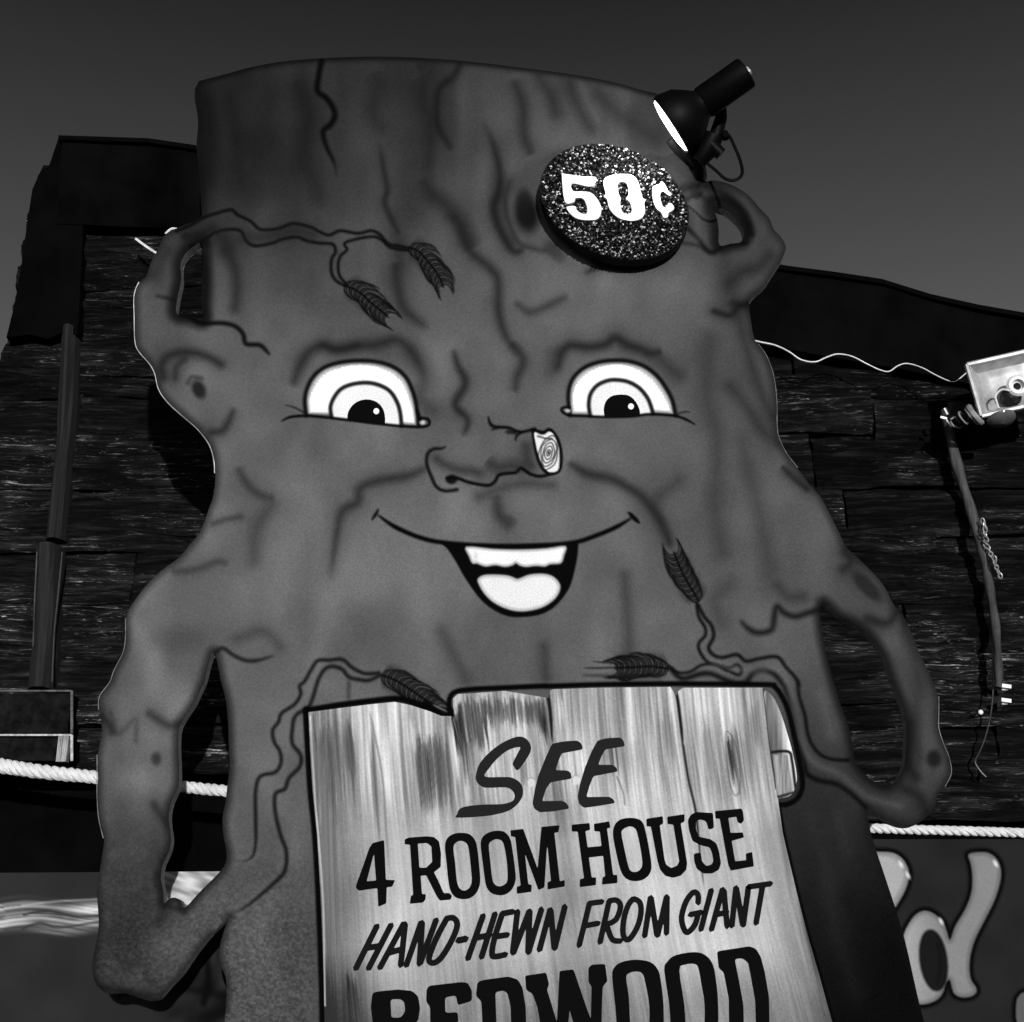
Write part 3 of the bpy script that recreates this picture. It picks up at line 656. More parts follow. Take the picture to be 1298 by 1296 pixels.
# added thin tubes imitating the light caught along the cut edge
def edge_glint(pts, rad, mat, nm='lit_edge_line'):
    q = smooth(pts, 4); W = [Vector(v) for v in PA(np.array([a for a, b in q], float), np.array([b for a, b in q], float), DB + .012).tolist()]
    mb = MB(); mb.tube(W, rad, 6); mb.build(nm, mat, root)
M_edge_glint = plain('pale_edge_glint', .55, .6, var=.5, scale=30); M_edge_glint2 = plain('dull_edge_glint', .16, .6, var=.6, scale=30)
edge_glint([(176,358),(170,374),(170,401),(171,433),(176,446),(189,461),(196,474),(201,494),(213,511),(233,529),(250,544),(265,564),(271,584),(272,600)], .0015, M_edge_glint)
edge_glint([(961,436),(971,450),(979,470),(983,490),(985,513),(985,537),(987,553),(996,573),(1011,593)], .0013, M_edge_glint2)
edge_glint([(1190,883),(1190,903),(1190,923),(1196,943),(1203,960),(1206,980),(1198,997)], .0013, M_edge_glint2)
edge_glint([(159,784),(159,807),(156,827),(144,851),(139,865),(126,883),(125,900)], .0013, M_edge_glint2)
edge_glint([(123,957),(123,983),(123,1010),(125,1037),(131,1063)], .0013, M_edge_glint2)
# ---- plank sign: its own artwork
def edge_l(Y): return np.interp(Y, [903,1000,1130,1275,1600], [391,396,406,411,420])
def edge_r(Y): return np.interp(Y, [872,945,1020,1090,1190,1275,1600], [968,976,987,1000,1025,1049,1140])
def lowcalm_(Y): return 1 - .6 * np.clip((Y - 1000) / 60, 0, 1)
def wood(X, Y):
    u = (X - edge_l(Y)) / (edge_r(Y) - edge_l(Y)) * 600
    g = 158 + 12 * np.sin(u / 60.0) + vnoise(u, Y, 44, 120, 16) * 58 * lowcalm_(Y)
    low = np.clip((Y - 1000) / 60, 0, 1); lowcalm = 1 - .62 * low
    g += (vnoise(u + vnoise(u, Y, 30, 60, 21) * 10, Y, 14, 260, 11) * 52 + vnoise(u, Y, 6, 150, 12) * 44) * lowcalm
    g += (vnoise(u, Y, 2.1, 90, 13) * 62 + vnoise(u, Y, 1.25, 40, 14) * 44) * (1 - .68 * low)
    g += vnoise(X, Y, 60, 60, 15) * 26
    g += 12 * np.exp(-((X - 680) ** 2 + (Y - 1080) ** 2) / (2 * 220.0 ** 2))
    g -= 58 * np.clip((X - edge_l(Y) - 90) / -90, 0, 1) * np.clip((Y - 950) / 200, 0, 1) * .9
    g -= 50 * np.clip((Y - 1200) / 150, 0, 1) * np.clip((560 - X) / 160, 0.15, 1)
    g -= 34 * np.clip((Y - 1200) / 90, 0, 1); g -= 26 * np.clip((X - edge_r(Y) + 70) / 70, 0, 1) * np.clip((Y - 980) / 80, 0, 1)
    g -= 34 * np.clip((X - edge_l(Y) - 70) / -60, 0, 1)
    return np.clip(g + RNG.normal(0, 6, X.shape), 40, 240)
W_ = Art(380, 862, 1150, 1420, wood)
def brush(x, y0, y1, wd, g, a, lean=.12, n=26, seed=0):
    r = random.Random(seed)
    for k in range(n):
        xx = x + r.uniform(-wd, wd); ya = y0 + r.uniform(0, (y1 - y0) * .3); yb = y1 - r.uniform(0, (y1 - y0) * .35)
        W_.line([(xx, ya), (xx + (yb - ya) * lean, yb)], r.uniform(.7, 1.8), g - 12 + r.uniform(-40, 25), .75, min(1, a * r.uniform(.5, 1.15)), (.2, .5), sm=False)
brush(577, 890, 965, 6, 50, .9, .13, 30, 1); brush(650, 884, 930, 42, 110, .8, .1, 70, 2); brush(685, 884, 950, 6, 50, .8, .12, 24, 3); brush(590, 915, 1010, 8, 70, .5, .1, 20, 31)
brush(545, 925, 1040, 20, 100, .95, .09, 120, 4); brush(597, 885, 960, 16, 85, .9, .13, 60, 50); brush(640, 878, 925, 50, 95, .8, .1, 110, 51); brush(408, 915, 1060, 14, 105, .8, .04, 90, 52); brush(405, 930, 1040, 12, 120, .6, .04, 40, 5); brush(440, 905, 1010, 7, 105, .6, .1, 24, 6); brush(470, 900, 1100, 3, 100, .5, .07, 12, 61)
brush(925, 928, 1000, 4, 70, .9, .16, 20, 7); brush(775, 930, 990, 5, 105, .7, .12, 14, 8); brush(955, 885, 960, 6, 135, .5, .1, 20, 9); brush(660, 955, 1010, 6, 120, .5, .1, 20, 10)
brush(444, 1225, 1310, 6, 66, .9, .12, 30, 11); brush(415, 950, 1280, 9, 125, .6, .03, 80, 12); brush(935, 900, 1040, 10, 128, .5, .14, 40, 13); brush(845, 890, 990, 6, 125, .5, .1, 20, 14)
brush(1015, 1120, 1290, 5, 105, .7, .22, 36, 15); brush(990, 1010, 1160, 8, 140, .5, .16, 30, 16); brush(600, 890, 950, 8, 120, .5, .1, 20, 17); brush(895, 900, 1010, 5, 150, .6, .13, 20, 18)
brush(520, 905, 960, 6, 225, .7, .08, 14, 41); brush(570, 910, 1010, 4, 228, .7, .12, 14, 42); brush(708, 880, 930, 5, 226, .6, .08, 14, 43); brush(505, 940, 1050, 3, 215, .6, .08, 10, 44)
W_.line([(920,930),(930,938),(937,965),(938,1000),(931,1008),(924,985)], 1.4, 50, .9, .55, closed=True); W_.line([(921,935),(925,970),(930,998)], 1.4, 50, 1, .7, (.3, .3))
W_.line([(866,945),(873,990),(882,1030),(888,1090),(893,1125)], 2.8, 16, 1.1, .95, (0, .5)); W_.line([(700,943),(703,1000),(706,1020)], 2, 80, 1.2, .7, (0, .5)); W_.line([(468,900),(484,980),(490,1060),(494,1110)], 2.2, 100, 1.4, .7, (.1, .4))
W_.line([(782,985),(790,1005),(792,1020)], 1.8, 80, 1, .7)
for x, y in ((673, 992), (730, 989)): W_.blob(x, y, 5.5, 6, 0, 214, .8, .3); W_.line([(x + 5 * math.cos(a), y + 6 * math.sin(a)) for a in np.linspace(2.6, 5.6, 8)], 1.0, 120, .8, .8)
W_.line([(393,908),(396,960),(400,1020),(406,1090),(410,1160),(412,1275)], 1.6, 236, .9, .8)
W_.line([(397,906),(400,940)], 1.2, 40, .8, .8)
KEY = lambda p: W_.line(p, 4.6, 12, 1.2, 1)
KEY([(574,907),(575,890),(580,906),(584,935)] ) if False else None
W_.line([(574,900),(578,925),(586,960)], 2.4, 22, 1.1, .9, (0, .5))
W_.line([(690,874),(695,885),(698,910),(700,944)], 4.4, 10, 1.1, 1, (0, .3)); W_.line([(853,871),(858,882),(862,910),(866,948)], 4.0, 10, 1.1, 1, (0, .2))
W_.line([(968,873),(971,900),(976,945),(984,1000)], 2.4, 14, 1, .9)
cuts = [[(574,880),(575,905),(584,950),(592,1050),(598,1275),(600,1600)], [(691,870),(695,885),(700,944),(708,1050),(716,1275),(720,1600)], [(854,866),(858,882),(866,947),(882,1030),(905,1275),(935,1600)]]
sp = empty('sign_panel', (P(700, 1200, DB).x, DB, P(700, 1600, DB).z)); sp.parent = root; sp.location = WORLD[sp] - WORLD[root]
top1 = panel[:8]; top2 = panel[8:12]; top3 = panel[13:17]; top4 = panel[17:]
p1 = top1 + cuts[0][2:] + side_l[:-1]
p2 = top2 + cuts[1][1:] + cuts[0][::-1][:-1]
p3 = [(697,876)] + top3[1:] + cuts[2][1:] + cuts[1][::-1][:-1]
p4 = [(860,876)] + top4[1:] + side_r[1:] + cuts[2][::-1][:-1]
for pl in (p1, p2, p3, p4):
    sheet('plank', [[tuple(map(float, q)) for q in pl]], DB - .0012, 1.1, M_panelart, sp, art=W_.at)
curl = smooth([(969,876),(980,884),(990,905),(1000,937),(1007,965),(1010,990),(1003,1008),(990,1012),(985,1010),(982,980),(976,945),(971,900)], 3, True)
C_ = Art(960, 865, 1025, 1025, lambda X, Y: np.clip(244 + vnoise(X, Y, 3, 50, 31) * 50 - 140 * np.clip((1000 - X + (Y - 930) * .16) / 16, 0, 1) * np.clip((X - 966) / 6, .4, 1), 30, 245))
C_.line([(976,954),(999,953),(1004,965),(1009,1004)], 3.4, 10, 1, 1); C_.fill([(979,957),(998,957),(1005,1003),(985,1010)], lambda X, Y, sd: 135 + vnoise(X, Y, 2, 30, 33) * 80, .8); C_.line([(984,1011),(1005,1005)], 3, 10, 1, .8)
sheet('plank', [curl], DB - .0024, 1.0, M_panelart, sp, art=C_.at)['label'] = 'curled plank end behind the right edge'

# ---- lettering
def slab(name, f, rings, g=.004, st=1.0, r=1.1):
    sheet('letter', [rounded(f(q), r) for q in rings], DB - .0032, st, M_letter, sp, flat=g)
def curve(name, f, rings, g=.004, st=1.0):
    sheet('letter', [smooth(f(q), 3, True) for q in rings], DB - .0032, st, M_letter, sp, flat=g)
LA = lambda p: Z(560, 920, 4.992, p); LB = lambda p: Z(440, 1030, 4.636, p); LC = lambda p: Z(700, 1010, 4.636, p)
LD = lambda p: Z(430, 1110, 4.327, p); LE = lambda p: Z(700, 1100, 4.327, p); LF = lambda p: Z(460, 1190, 4.992, p); LG = lambda p: Z(720, 1180, 4.992, p)
SEE = .015
curve('S', LA, [[(95,582),(250,575),(350,560),(440,530),(500,470),(515,410),(495,360),(440,328),(380,325),(272,322),(300,270),(350,210),(420,155),(495,135),(480,175),(450,235),(456,257),(480,283),(520,235),(555,180),(565,140),(550,100),(520,75),(480,70),(420,90),(350,130),(280,190),(235,250),(215,320),(225,360),(260,388),(300,393),(400,390),(440,405),(460,435),(455,470),(420,488),(370,497),(250,500),(150,512),(110,530),(98,560)]], SEE)
slab('E', LA, [[(700,115),(740,105),(800,97),(860,95),(885,115),(893,150),(760,175),(740,220),(720,282),(790,283),(815,295),(823,335),(690,358),(660,400),(635,478),(760,475),(790,490),(808,525),(700,543),(620,548),(585,525),(575,490),(590,400),(610,320),(650,220),(690,130)]], SEE, r=2)
slab('E', LA, [[(985,95),(1040,80),(1130,75),(1150,95),(1160,130),(1035,150),(1010,195),(990,248),(1080,248),(1105,265),(1115,290),(960,320),(935,380),(915,452),(1060,450),(1085,465),(1098,490),(980,510),(900,520),(870,495),(860,450),(875,370),(905,270),(945,170)]], SEE, r=2)
slab('4', LB, [[(215,163),(150,180),(130,210),(95,310),(52,430),(52,445),(70,460),(178,445),(183,555),(230,535),(233,440),(265,437),(282,398),(228,396),(218,170)], [(158,240),(170,400),(115,405)]])
slab('R', LB, [[(338,160),(360,148),(470,140),(510,145),(540,170),(552,240),(550,320),(510,352),(535,400),(568,475),(600,473),(617,490),(608,513),(545,518),(525,490),(465,370),(432,372),(440,480),(463,480),(460,515),(445,530),(368,537),(375,490),(388,485),(370,190),(338,187)], [(415,183),(470,180),(495,200),(500,290),(465,325),(425,325)]])
curve('O', LB, [[(575,200),(590,150),(630,125),(680,120),(725,132),(755,170),(768,230),(778,330),(782,410),(765,465),(730,500),(685,510),(640,500),(610,465),(595,400),(585,300)], [(625,210),(640,178),(670,167),(700,180),(715,215),(728,330),(733,400),(720,440),(690,460),(660,445),(645,400),(635,300)]])
curve('O', LB, [[(785,185),(800,140),(840,115),(890,107),(930,118),(958,155),(972,220),(988,340),(990,400),(970,450),(935,480),(895,487),(850,475),(820,440),(808,380),(795,280)], [(833,195),(850,168),(880,157),(910,168),(925,205),(940,300),(943,390),(930,420),(895,435),(865,420),(852,380),(842,290)]])
slab('M', LB, [[(960,105),(1035,97),(1120,330),(1142,85),(1248,75),(1243,115),(1218,120),(1250,405),(1278,397),(1280,435),(1178,453),(1178,412),(1198,402),(1176,180),(1160,440),(1125,457),(1045,240),(1065,422),(1085,425),(1083,467),(997,478),(997,437),(1020,430),(988,145),(963,140)]], r=.8)
slab('H', LC, [[(115,165),(220,155),(223,195),(195,203),(208,298),(290,290),(280,205),(248,203),(245,160),(335,145),(342,182),(322,187),(358,460),(382,460),(383,508),(293,517),(296,475),(312,468),(300,348),(215,358),(232,475),(258,475),(257,520),(162,532),(163,485),(187,480),(150,205),(115,205)]], r=.8)
curve('O', LC, [[(357,220),(368,165),(400,135),(450,125),(500,130),(530,150),(548,200),(570,310),(583,400),(575,450),(540,485),(490,497),(440,485),(410,450),(390,390),(370,300)], [(407,215),(420,190),(455,175),(485,185),(500,215),(520,310),(530,390),(520,425),(490,443),(460,435),(445,400),(425,310)]])
slab('U', LC, [[(553,130),(650,115),(652,160),(632,168),(660,370),(670,400),(700,420),(735,405),(747,380),(712,165),(678,160),(676,118),(778,103),(777,148),(755,157),(793,390),(788,430),(755,465),(710,477),(665,465),(635,430),(620,380),(580,175),(555,175)]], r=1.2)
slab('S', LC, [[(945,95),(950,185),(920,195),(905,145),(870,133),(845,145),(845,190),(860,235),(930,250),(965,275),(980,320),(992,390),(980,430),(940,452),(890,452),(850,425),(835,380),(832,335),(872,328),(880,380),(905,408),(935,400),(948,380),(940,330),(925,298),(870,285),(825,260),(805,200),(797,140),(815,105),(850,90),(910,95)]], r=2)
slab('E', LC, [[(957,85),(1110,70),(1120,85),(1127,140),(1110,160),(1090,150),(1083,118),(1035,125),(1048,213),(1120,210),(1127,240),(1055,260),(1075,380),(1140,373),(1138,335),(1175,325),(1185,410),(1050,435),(1035,400),(985,130),(960,128)]], r=.9)

def stroke_rings(pts, w_):
    """a brush stroke with slanted ends, as convex pieces"""
    rings = []
    for i in range(len(pts) - 1):
        a, b = np.array(pts[i], float), np.array(pts[i + 1], float); d = (b - a) / np.linalg.norm(b - a); n = np.array((-d[1], d[0])) * w_ / 2
        rings.append([[tuple(a + n), tuple(b + n), tuple(b - n), tuple(a - n)]])
        if i: rings.append([[(pts[i][0] + w_ / 2 * math.cos(t), pts[i][1] + w_ / 2 * math.sin(t)) for t in np.linspace(0, 2 * math.pi, 11)[:-1]]])
    return rings
def script(f, strokes, w_=7.0, g=.008, name='letter'):
    sh = []
    for s_ in strokes:
        p = f(s_)
        if len(p) > 2: p = smooth(p, 3)
        # slanted brush ends: shift the two corners of the ends
        for r_ in stroke_rings(p, w_): sh.append(r_)
        for end, nxt in ((0, 1), (-1, -2)):
            e = np.array(p[end]); q = np.array(p[nxt]); d = (e - q) / np.linalg.norm(e - q); n = np.array((-d[1], d[0])) * w_ / 2
            if n[0] < 0: n = -n
            sg = 1 if end == 0 else -1
            sh.append([[tuple(e - n), tuple(e + d * w_ * .45 + n * .2 * sg), tuple(e + n)]])
    sheet(name, sh, DB - .0032, .9, M_letter, sp, flat=g)
for st_ in ([[(208,275),(90,512)],[(285,270),(160,512)],[(140,400),(225,385)]], [[(355,262),(222,508)],[(362,265),(337,495)],[(270,425),(350,402)]],
            [[(450,256),(367,495)],[(455,258),(440,488)],[(532,242),(445,480)]], [[(585,245),(530,350),(492,455),(515,480),(560,450),(620,350),(648,270),(625,232),(585,238)]],
            [[(650,357),(697,347)]], [[(790,218),(705,458)],[(855,208),(780,450)],[(740,345),(830,325)]], [[(895,208),(850,350),(838,430),(855,445),(915,433)],[(890,210),(955,198)],[(860,335),(925,325)]],
            [[(978,195),(952,425)],[(955,425),(1043,195)],[(1045,195),(1036,422)],[(1038,422),(1110,183)]], [[(1158,185),(1098,410)],[(1160,190),(1180,400)],[(1182,400),(1238,168)]]):
    script(LD, st_, 7.6 if len(st_) != 1 or len(st_[0]) > 2 else 8.5)
for st_ in ([[(205,195),(147,430)],[(200,197),(275,187)],[(175,320),(255,305)]], [[(312,185),(262,412)],[(308,185),(350,178),(375,210),(350,285),(290,315)],[(300,320),(330,395),(378,402)]],
            [[(445,170),(480,190),(487,250),(465,330),(420,395),(390,372),(392,290),(415,210),(445,170)]], [[(540,162),(507,377)],[(542,165),(575,372)],[(578,372),(628,158)],[(630,160),(627,362)]],
            [[(800,195),(800,150),(775,135),(735,185),(710,270),(722,335),(745,355),(785,310),(800,255)],[(755,258),(820,245)]], [[(873,122),(815,342)]], [[(935,117),(873,342)],[(942,125),(960,325)],[(890,260),(960,245)]],
            [[(1008,108),(985,322)],[(1010,112),(1046,316)],[(1048,316),(1077,106)]], [[(1075,106),(1200,88)],[(1153,105),(1118,307)]]):
    script(LE, st_, 7.2)
RW = .004
slab('R', LF, [[(60,345),(90,335),(220,322),(310,330),(350,365),(362,440),(350,520),(300,560),(360,760),(270,770),(220,600),(185,600),(190,770),(60,780),(70,600),(50,430)], [(175,385),(235,382),(262,400),(268,460),(240,500),(180,500)]], RW, 1.2, 3)
slab('E', LF, [[(403,320),(420,298),(620,275),(665,280),(690,330),(690,395),(600,422),(590,360),(520,372),(522,470),(600,465),(605,530),(525,540),(530,680),(610,670),(620,610),(690,600),(700,740),(430,770),(425,430),(400,400)]], RW, 1.2, 3)
slab('D', LF, [[(725,275),(760,262),(920,240),(980,258),(1010,310),(1030,430),(1035,600),(1010,700),(950,740),(740,765),(760,600),(750,395),(715,365)], [(838,340),(890,328),(915,345),(935,430),(940,600),(900,650),(850,655)]], RW, 1.2, 3)
slab('W', lambda p: p, [[(665.7,1237),(692.4,1233),(696,1248),(693.4,1255),(700,1276),(706,1296),(709.4,1231),(727,1229),(743,1276),(749,1292),(750,1251),(746,1245),(746,1227),(750,1223),(767,1222),(770,1244),(764,1251),(763,1276),(762,1340),(740,1342),(722,1280),(716,1345),(694,1347),(681,1276),(675,1260),(667,1255)]], RW, 1.2, 2)
curve('O', LG, [[(280,290),(295,230),(340,198),(430,183),(520,198),(565,240),(585,300),(605,480),(600,700),(560,790),(450,810),(360,790),(320,700),(300,480)], [(368,300),(385,270),(430,258),(470,270),(490,330),(515,480),(510,660),(470,720),(420,700),(395,600),(385,420)]], RW, 1.2)
curve('O', LG, [[(610,250),(630,195),(680,155),(800,135),(870,155),(915,210),(935,300),(950,460),(945,680),(900,760),(800,780),(710,760),(660,680),(640,460)], [(705,250),(740,215),(800,210),(825,235),(845,340),(865,470),(860,640),(830,700),(780,705),(750,640),(735,460)]], RW, 1.2)
slab('D', LG, [[(943,130),(1150,98),(1190,115),(1220,165),(1245,260),(1272,420),(1275,600),(1250,700),(1180,740),(1010,750),(1020,640),(1018,430),(985,260),(955,240)], [(1055,180),(1100,173),(1140,200),(1165,330),(1185,440),(1190,600),(1150,660),(1115,660),(1110,470),(1085,330)]], RW, 1.2, 3)

# ================================================================== ROUND PRICE DISC
DD = 4.118; DT = .045
dc = P(779, 256, DD)
disc = empty('price_disc', (dc.x, DD, dc.z), 'round glittering dark disc with raised white 50 cent figures', 'price sign')
def ell(cx, cy, a, b, rot, n=72): return [(cx + a * math.cos(t) * math.cos(R(rot)) - b * math.sin(t) * math.sin(R(rot)), cy + a * math.cos(t) * math.sin(R(rot)) + b * math.sin(t) * math.cos(R(rot))) for t in np.linspace(0, 2 * math.pi, n + 1)[:-1]]
M_disc = plain('rough_black_stucco', .004, .9, var=.8, scale=90, bm=.6)
face = ell(779, 256, 98, 69, 22)
sheet('disc_slab', [face], DD, 4, M_disc, disc, walls=(DD + DT, M_black))
sheet('disc_back', [face], DD + DT, 5, M_black, disc, flip=True, mapper=lambda V: PA(V[:, 0], V[:, 1], DD) + np.array([0, DT, 0]))
# glitter: thousands of small tilted chips of glass
V = []; F = []; C = []
fr = np.array(face); r = random.Random(3)
for k in range(7600):
    a = r.uniform(0, 2 * math.pi); q = math.sqrt(r.random()) * .985
    X, Y = 779 + q * 98 * math.cos(a), 256 + q * 69 * math.sin(a)
    X, Y = 779 + (X - 779) * math.cos(R(22)) - (Y - 256) * math.sin(R(22)), 256 + (X - 779) * math.sin(R(22)) + (Y - 256) * math.cos(R(22))
    if r.random() < .25 and mnoise.noise(Vector((X * .12, Y * .12, 0))) < .0: continue
    c = P(X, Y, DD - r.uniform(.001, .007)); s_ = r.uniform(.0019, .0048)
    rot = Matrix.Rotation(r.uniform(0, 6.28), 3, 'Y') @ Matrix.Rotation(r.uniform(-.9, .9), 3, 'X') @ Matrix.Rotation(r.uniform(-.9, .9), 3, 'Z')
    o = len(V); el_ = r.uniform(.5, 1.0)
    for vx, vy, vz in ((-1, 0, -el_), (1, 0, -el_), (1, 0, el_), (-1, 0, el_), (0, -.9, 0)): V.append(c + rot @ Vector((vx * s_, vy * s_, vz * s_)))
    F += [(o, o + 1, o + 4), (o + 1, o + 2, o + 4), (o + 2, o + 3, o + 4), (o + 3, o, o + 4), (o + 3, o + 2, o + 1, o)]
    g = .0015 + .8 * r.random() ** 11  # sparkle put into the colour: few chips bright, most near black
    C += [g] * 5
me = mesh('glitter', V, F); at = me.color_attributes.new('art', 'FLOAT_COLOR', 'POINT'); buf = np.ones((len(V), 4), np.float32); buf[:, :3] = np.array(C)[:, None]; at.data.foreach_set('color', buf.ravel())
link('glitter', me, M_flake, disc)['kind'] = 'stuff'
DG = lambda p: Z(680, 170, 5.9, p)
num = [[[(190,300),(205,298),(350,318),(440,322),(443,350),(425,385),(380,390),(265,368),(272,425),(330,430),(400,437),(450,480),(483,545),(480,600),(455,635),(400,645),(330,640),(280,620),(240,580),(225,545),(290,540),(303,572),(350,600),(378,590),(380,550),(360,495),(335,478),(292,480),(280,507),(212,508)]],
       [[(500,360),(520,325),(580,305),(650,300),(720,310),(760,360),(780,430),(795,480),(818,492),(805,515),(812,570),(795,620),(750,645),(690,648),(620,630),(570,590),(540,540),(530,490),(503,465),(518,450),(510,410)], [(608,372),(640,356),(675,368),(690,420),(686,462),(668,482),(700,510),(714,560),(705,590),(670,602),(638,575),(625,510),(632,482),(615,450)]],
       [[(868,400),(900,380),(925,372),(930,355),(945,360),(965,385),(985,425),(1010,450),(990,460),(950,430),(925,445),(928,490),(945,540),(972,550),(985,520),(1010,520),(1030,555),(1005,580),(987,588),(983,620),(950,625),(935,590),(900,560),(880,520),(868,460)]]]
M_num = plain('white_plaster', .68, .6, var=.14, scale=45)
for rg in num:
    sheet('figure', [smooth(DG(q), 3, True) for q in rg], DD - .016, 1.2, M_num, disc, walls=(DD - .0005, M_num))
for dx in (-.12, .12): mb = MB(); mb.box((dc.x + dx, (DD + DT + DB) / 2, dc.z), (.03, DB - DD - DT, .05)); mb.build('bracket', M_black, disc)

# ================================================================== SPOT LAMP
DL = 3.90
Lc = P(850, 160, DL); ray = (Lc - EYE).normalized()
pb = P(935, 100, DL); e = (pb - Lc); e -= ray * e.dot(ray); e.normalize()
tilt = R(4); fw = (-e * math.cos(tilt) - ray * math.sin(tilt)).normalized()
sc = (Lc - EYE).length / FPX / math.sqrt(1 + ((850 - 649) / FPX) ** 2 + ((648 - 160) / FPX) ** 2) * 1.0 * math.sqrt(1 + ((850 - 649) / FPX) ** 2 + ((648 - 160) / FPX) ** 2)
depth_ax = (Lc - EYE).dot(Vector((0, CT, ST))); sc = depth_ax / FPX            # metres per picture pixel here
spot = empty('spot_lamp', Lc - fw * .05, 'lit black bell spotlight on an arm at the top right of the stump', 'spotlight')
bk = -fw
mb = MB(); mb.lathe(Lc, bk, [(0, 38.5 * sc), (1 * sc, 40.5 * sc), (9 * sc, 41 * sc), (25 * sc, 37 * sc), (38 * sc, 27 * sc), (46 * sc, 20 * sc), (52 * sc, 19 * sc)], 36, False, True); mb.build('bell_housing', M_black, spot, sm=True)
mb = MB(); mb.lathe(Lc, bk, [(48 * sc, 19.5 * sc), (50 * sc, 21 * sc), (112 * sc, 21 * sc), (114 * sc, 19 * sc)], 28); mb.build('socket_barrel', M_black, spot, sm=True)
mb = MB(); mb.lathe(Lc, bk, [(114 * sc, 7 * sc), (118 * sc, 6 * sc), (119 * sc, 3 * sc)], 12); mb.build('end_screw', M_chrome, spot)
mb = MB(); mb.lathe(Lc - fw * .002, fw, [(0, 37.5 * sc), (2 * sc, 36 * sc), (4 * sc, 26 * sc), (5 * sc, 10 * sc), (5.2 * sc, .5 * sc)], 36, True, True); mb.build('lens', M_lens, spot, sm=True)
def PL(X, Y, dd=0): return P(X, Y, DL + dd)
mb = MB()
mb.tube([PL(912,128,.05), PL(914,150,.06), PL(908,170,.07), PL(900,185,.08)], [9 * sc, 8 * sc, 9 * sc, 10 * sc], 10)
mb.tube([PL(905,172,.06), PL(895,190,.08), PL(884,204,.1)], [13 * sc, 15 * sc, 12 * sc], 12); mb.build('swivel_joint', M_black, spot, sm=True)
mb = MB(); mb.tube([PL(900,183,.06), PL(914,196,.07)], [9 * sc, 8 * sc], 10); mb.tube([PL(918,168,.06), PL(920,176,.06)], 5 * sc, 8); mb.build('clamp_knob', M_black, spot, sm=True)
mb = MB(); mb.tube([PL(872,186,.05), PL(884,205,.16), P(888,225,DB + .02)], [9 * sc, 10 * sc, 9 * sc], 10)
mb.tube([PL(848,178,.10), PL(860,192,.13), PL(880,207,.17), P(882,214,DB - .01)], [5 * sc, 6 * sc, 9 * sc, 8 * sc], 10); mb.build('mounting_arm', M_black, spot, sm=True)
mb = MB(); mb.tube(smooth([tuple(PL(*q, .07)) for q in ((915,167),(924,172),(931,186),(938,203),(941,218),(937,226),(928,229),(918,226),(908,217),(897,208))], 4), 2.2 * sc, 8); mb.build('cable', M_black, spot, sm=True)
spl = bpy.data.lights.new('spot_bulb', 'SPOT'); spl.energy = 17; spl.spot_size = R(150); spl.spot_blend = .8; spl.shadow_soft_size = .07
spo = bpy.data.objects.new('spot_bulb', spl); COL.objects.link(spo); spo.parent = spot; spo.location = fw * .05 + fw * .03
spo.rotation_euler = (Lc - P(812, 185, DB)).to_track_quat('Z', 'Y').to_euler()

# ================================================================== THE BUILDING BEHIND
DW = 4.95                                                     # face of the siding
bl = empty('redwood_building', (P(650, 1296, DW).x, DW, 0), 'dark building clad in rough split redwood boards behind the stump', 'building')
def zt(x):                                                    # sloping eave line in the wall plane
    pts = [P(40, 176, DW - .15), P(190, 181, DW - .15), P(250, 190, DW - .15), P(985, 341, DW - .15), P(1110, 357, DW - .15), P(1200, 385, DW - .15), P(1298, 402, DW - .15), P(1700, 480, DW - .15)]
    return float(np.interp(x, [p.x for p in pts], [p.z for p in pts]))
def xl(z):                                                    # left end of the wall
    pts = [P(-110, 800, DW), P(12, 430, DW), P(48, 240, DW), P(74, 176, DW)]
    return float(np.interp(z, [p.z for p in pts], [p.x for p in pts]))
XR = 3.6; z_bot = P(100, 1004, DW).z
def zlow(x):  # top of the dark band under the siding
    return float(np.interp(x, [P(28, 972, DW).x, P(290, 1004, DW).x, P(1100, 1048, DW).x], [P(28, 972, DW).z, P(290, 1004, DW).z, P(1100, 1035, DW).z]))
x0b = xl(1.5) - .05
# core
mb = MB()
xs_ = [x0b, -1.6, -1.4, 0, 1.0, 1.6, 2.4, XR]; nb = len(xs_)
V = [];
for yy in (DW + .30, DW + 5.0):
    for xx in xs_: V.append((max(xx, x0b), yy, 0))
    for xx in xs_: V.append((max(xx, xl(4.9) + .02) if xx < -1.5 else xx, yy, zt(xx) - .02))
F = []
for i in range(nb - 1):
    F.append((i, i + 1, nb + i + 1, nb + i)); F.append((2 * nb + i + 1, 2 * nb + i, 3 * nb + i, 3 * nb + i + 1)); F.append((nb + i, nb + i + 1, 3 * nb + i + 1, 3 * nb + i))
F.append((0, nb, 3 * nb, 2 * nb)); F.append((nb - 1, 2 * nb + nb - 1, 3 * nb + nb - 1, nb + nb - 1))
mb.add(V, F); mb.build('wall_core', M_void, bl)
